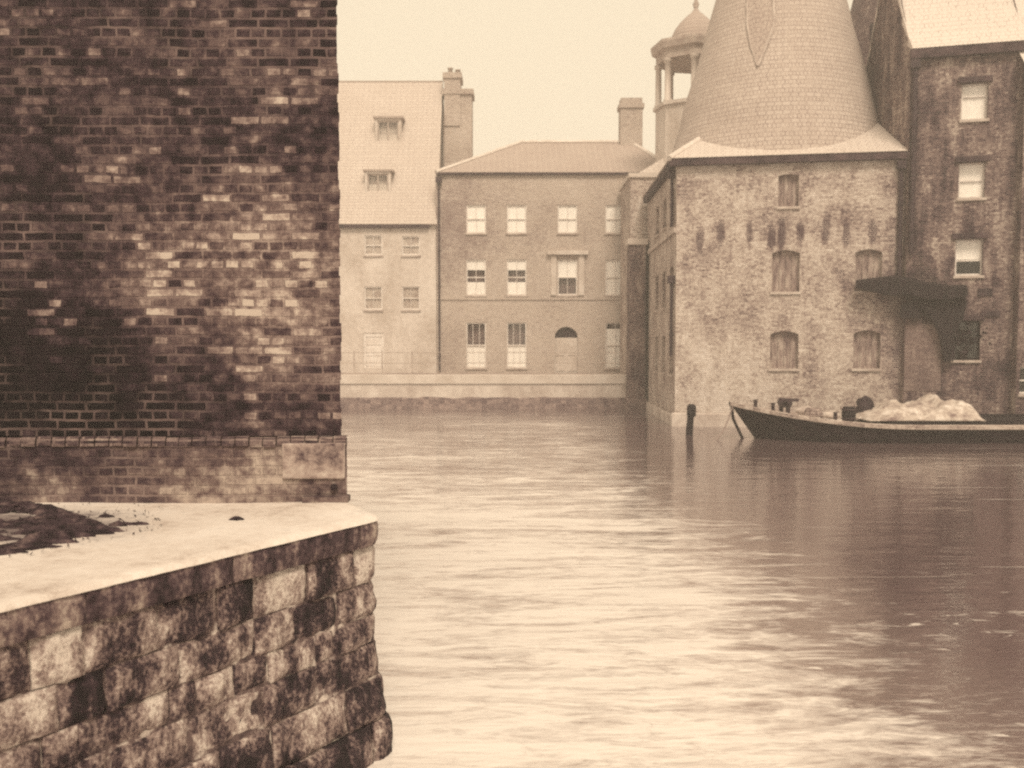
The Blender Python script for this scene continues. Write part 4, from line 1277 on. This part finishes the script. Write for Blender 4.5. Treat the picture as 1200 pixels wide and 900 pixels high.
mb.grid([q for t in ts for q in ((bx + t, by - half(t) + .05, sheer(t) - 0.04), (bx + t, by, sheer(t) + 0.02), (bx + t, by + half(t) - .05, sheer(t) - 0.04))], 3, NS + 1)
mb.build('deck', M['deck_board'], root)
mb = MB()                                       # cargo hatch coaming
c0, c1 = 4.6, 15.5
zc_ = sheer(8) - 0.03
for (x0, x1, y0, y1) in ((c0, c1, -1.45, -1.37), (c0, c1, 1.37, 1.45), (c0, c0 + .08, -1.37, 1.37), (c1 - .08, c1, -1.37, 1.37)):
    mb.box(bx + x0, bx + x1, by + y0, by + y1, zc_, zc_ + 0.22)
mb.build('coaming', M['old_timber'], root)
mb = MB(); mb.box(bx + c0 + .08, bx + c1 - .08, by - 1.36, by + 1.36, zc_ + 0.02, zc_ + 0.12); mb.build('hatch_boards', M['old_timber'], root)
mb = MB()                                       # windlass on the foredeck
wx, wz = bx + 1.75, sheer(1.75)
for s_ in (-0.42, 0.42): mb.box(wx - 0.06, wx + 0.06, by + s_ - 0.05, by + s_ + 0.05, wz - 0.03, wz + 0.5)
mb.tube([(wx, by - 0.6, wz + 0.36), (wx, by - 0.4, wz + 0.36), (wx, by - 0.38, wz + 0.36), (wx, by + 0.38, wz + 0.36), (wx, by + 0.6, wz + 0.36)], [0.06, 0.06, 0.15, 0.15, 0.06], 10)
mb.box(wx - 0.3, wx + 0.32, by - 0.5, by - 0.4, wz + 0.42, wz + 0.52)
mb.build('windlass', M['iron'], root)
mb = MB()
for (t, y) in ((0.75, -0.25), (1.25, -0.5), (3.0, -1.25)):
    mb.tube([(bx + t, by + y, sheer(t) - .02), (bx + t, by + y, sheer(t) + 0.26), (bx + t, by + y, sheer(t) + 0.3)], [0.06, 0.06, 0.09], 8)
mb.build('bollard', M['iron'], root)
mb = MB(); mb.tube([(bx + 0.02, by, sheer(0) + .05), (bx + .1, by, sheer(0) - .5), (bx + .55, by, -0.3)], 0.05, 6); mb.build('stem_post', M['hull'], root)

def lump(name, c, sx, sy, sz, mat, label, cat, seed=1, amp=0.25):
    mb = MB(); pts = []; nu, nv = 20, 10
    for j in range(nv + 1):
        for i in range(nu + 1):
            a = 2 * math.pi * (i % nu) / nu; f = math.pi * j / nv
            d = Vector((math.cos(a) * math.sin(f), math.sin(a) * math.sin(f), math.cos(f)))
            k = 1 + amp * noise.noise(d * 1.6 + Vector((seed, seed, 0)))
            pts.append((c[0] + d.x * sx * k, c[1] + d.y * sy * k, c[2] + sz + d.z * sz * (k if d.z > 0 else 1)))
    mb.smooth = True; mb.grid(pts, nu + 1, nv + 1)
    return tag(mb.build(name, mat), label, cat)

# rope coil (a flat spiral of turns), keg, dark bundle, sacks
tt = 2.55
cz = sheer(tt) + 0.02; pts = []
for k in range(150):
    a = k * 0.32; lay = int(k / 50); r_ = 0.30 - 0.05 * ((k % 50) / 50) - 0.03 * lay
    pts.append((bx + tt + math.cos(a) * r_, by - 0.45 + math.sin(a) * r_, cz + 0.05 + 0.08 * (k / 50)))
mb = MB(); mb.tube(pts, 0.042, 6)
tag(mb.build('rope_coil', M['rope']), 'coil of thick mooring rope on the foredeck of the barge', 'rope')
kx = at(991, 482, 32.2).x; kz = sheer(kx - bx)
mb = MB(); mb.lathe((kx, 31.9, kz + .0), [(0.0, 0), (0.17, 0.0), (0.215, 0.2), (0.22, 0.25), (0.215, 0.3), (0.17, 0.5), (0.15, 0.5), (0.15, 0.47), (0.0, 0.47)], 18)
kg = mb.build('keg', M['old_timber']); tag(kg, 'small dark keg standing on the barge deck left of the tarpaulin', 'keg')
mb = MB()
for z in (0.1, 0.38): mb.lathe((kx, 31.9, kz + z), [(0.207, 0), (0.221, 0.0), (0.221, 0.05), (0.207, 0.05)], 18)
mb.build('hoop', M['iron'], kg)
p = at(1014, 478, 33.2)
lump('bundle', (p.x, 33.3, zc_ + 0.1), 0.28, 0.3, 0.36, M['leaf'], 'dark tied bundle propped against the end of the pale tarpaulin', 'bundle', 4, 0.5)
p = at(935, 478, 33.4)
for k, (dx, lab) in enumerate(((0.0, 'slumped grey sack on the foredeck just behind the rope coil'), (0.75, 'flatter grey sack lying nearest to the dark keg on the barge'))):
    t_ = p.x + 0.3 + dx - bx
    lump('sack', (bx + t_, 33.5, sheer(t_) - 0.02), 0.34, 0.26, 0.17 - 0.04 * k, M['sack'], lab, 'sack', 10 + k, 0.35)

# tarpaulin over the cargo
tx0, tx1 = at(1000, 480, 33).x, at(1131, 480, 33).x
mb = MB(); nu, nv = 70, 40; pts = []
for j in range(nv + 1):
    for i in range(nu + 1):
        fu, fv = i / nu, j / nv
        x = tx0 + (tx1 - tx0) * fu; y = by + (fv - 0.5) * 3.0
        prof = min(1.0, (fu / 0.34)) ** 0.85 * (1 - max(0, (fu - 0.90) / 0.10) ** 3)
        cross = 1 - abs(2 * fv - 1) ** 3.2
        hgt = (0.26 + 0.2 * prof) * cross * min(1, fu / 0.05) * prof ** 0.6
        lumps = 0.2 * noise.fractal(Vector((x * 1.3, y * 1.3, 4)), 0.9, 2, 4) + 0.05 * abs(math.sin(x * 4.0 + 2.2 * noise.noise(Vector((x, y, 0)))))
        hgt = hgt + lumps * cross * prof
        hgt += 0.16 * math.exp(-((fu - 0.70) / 0.04) ** 2) * cross
        pts.append((x + 0.05 * noise.noise(Vector((y * 2, 0, fu * 9))), y + 0.05 * noise.noise(Vector((x * 3, y, 2))), zc_ + 0.21 + max(0, hgt)))
mb.smooth = True; mb.grid(pts, nu + 1, nv + 1)
o = mb.build('tarpaulin', M['canvas'])
md = o.modifiers.new('thick', 'SOLIDIFY'); md.thickness = 0.02
tag(o, 'pale bulging tarpaulin spread over the cargo amidships on the barge', 'tarpaulin')

# mooring rope from bow into the water
a = Vector((bx + 0.1, by - 0.05, sheer(0) + 0.02)); b = at(836, 500, 32.2); b.z = -0.1
mb = MB(); mb.tube([a.lerp(b, k / 14) + Vector((0, 0, -0.22 * math.sin(math.pi * k / 14))) for k in range(15)], 0.026, 6)
tag(mb.build('mooring_rope', M['rope']), 'thin mooring rope slanting from the barge bow down into the water', 'rope')
# mooring post
pb_ = atz(808, 510, 0)
mb = MB(); mb.tube([(pb_.x - .03, pb_.y, -0.8), (pb_.x, pb_.y, 0.2), (pb_.x + 0.03, pb_.y, 0.62), (pb_.x + .05, pb_.y, 0.66), (pb_.x + .06, pb_.y, 0.98), (pb_.x + .06, pb_.y, 1.04)], [0.12, 0.12, 0.11, 0.155, 0.15, 0.08], 10)
tag(mb.build('mooring_post', M['old_timber']), 'short dark mooring post standing in the water near the mill corner', 'post')

# ================================================================== HAZE
hm = bpy.data.materials.new('haze'); hm.use_nodes = True
ht = hm.node_tree; ht.nodes.remove(ht.nodes['Principled BSDF'])
pv = ht.nodes.new('ShaderNodeVolumePrincipled')
pv.inputs['Color'].default_value = (0.97, 0.95, 0.92, 1); pv.inputs['Density'].default_value = HAZE
pv.inputs['Anisotropy'].default_value = 0.2
ht.links.new(pv.outputs[0], ht.nodes['Material Output'].inputs['Volume'])
mb = MB(); mb.box(-410, 410, -70, 430, -1.9, 30)
hz = mb.build('haze', hm)
import bmesh
bm = bmesh.new(); bm.from_mesh(hz.data)
bmesh.ops.remove_doubles(bm, verts=bm.verts, dist=1e-4)
bmesh.ops.recalc_face_normals(bm, faces=bm.faces)
bm.to_mesh(hz.data); bm.free()
tag(hz, kind='stuff')
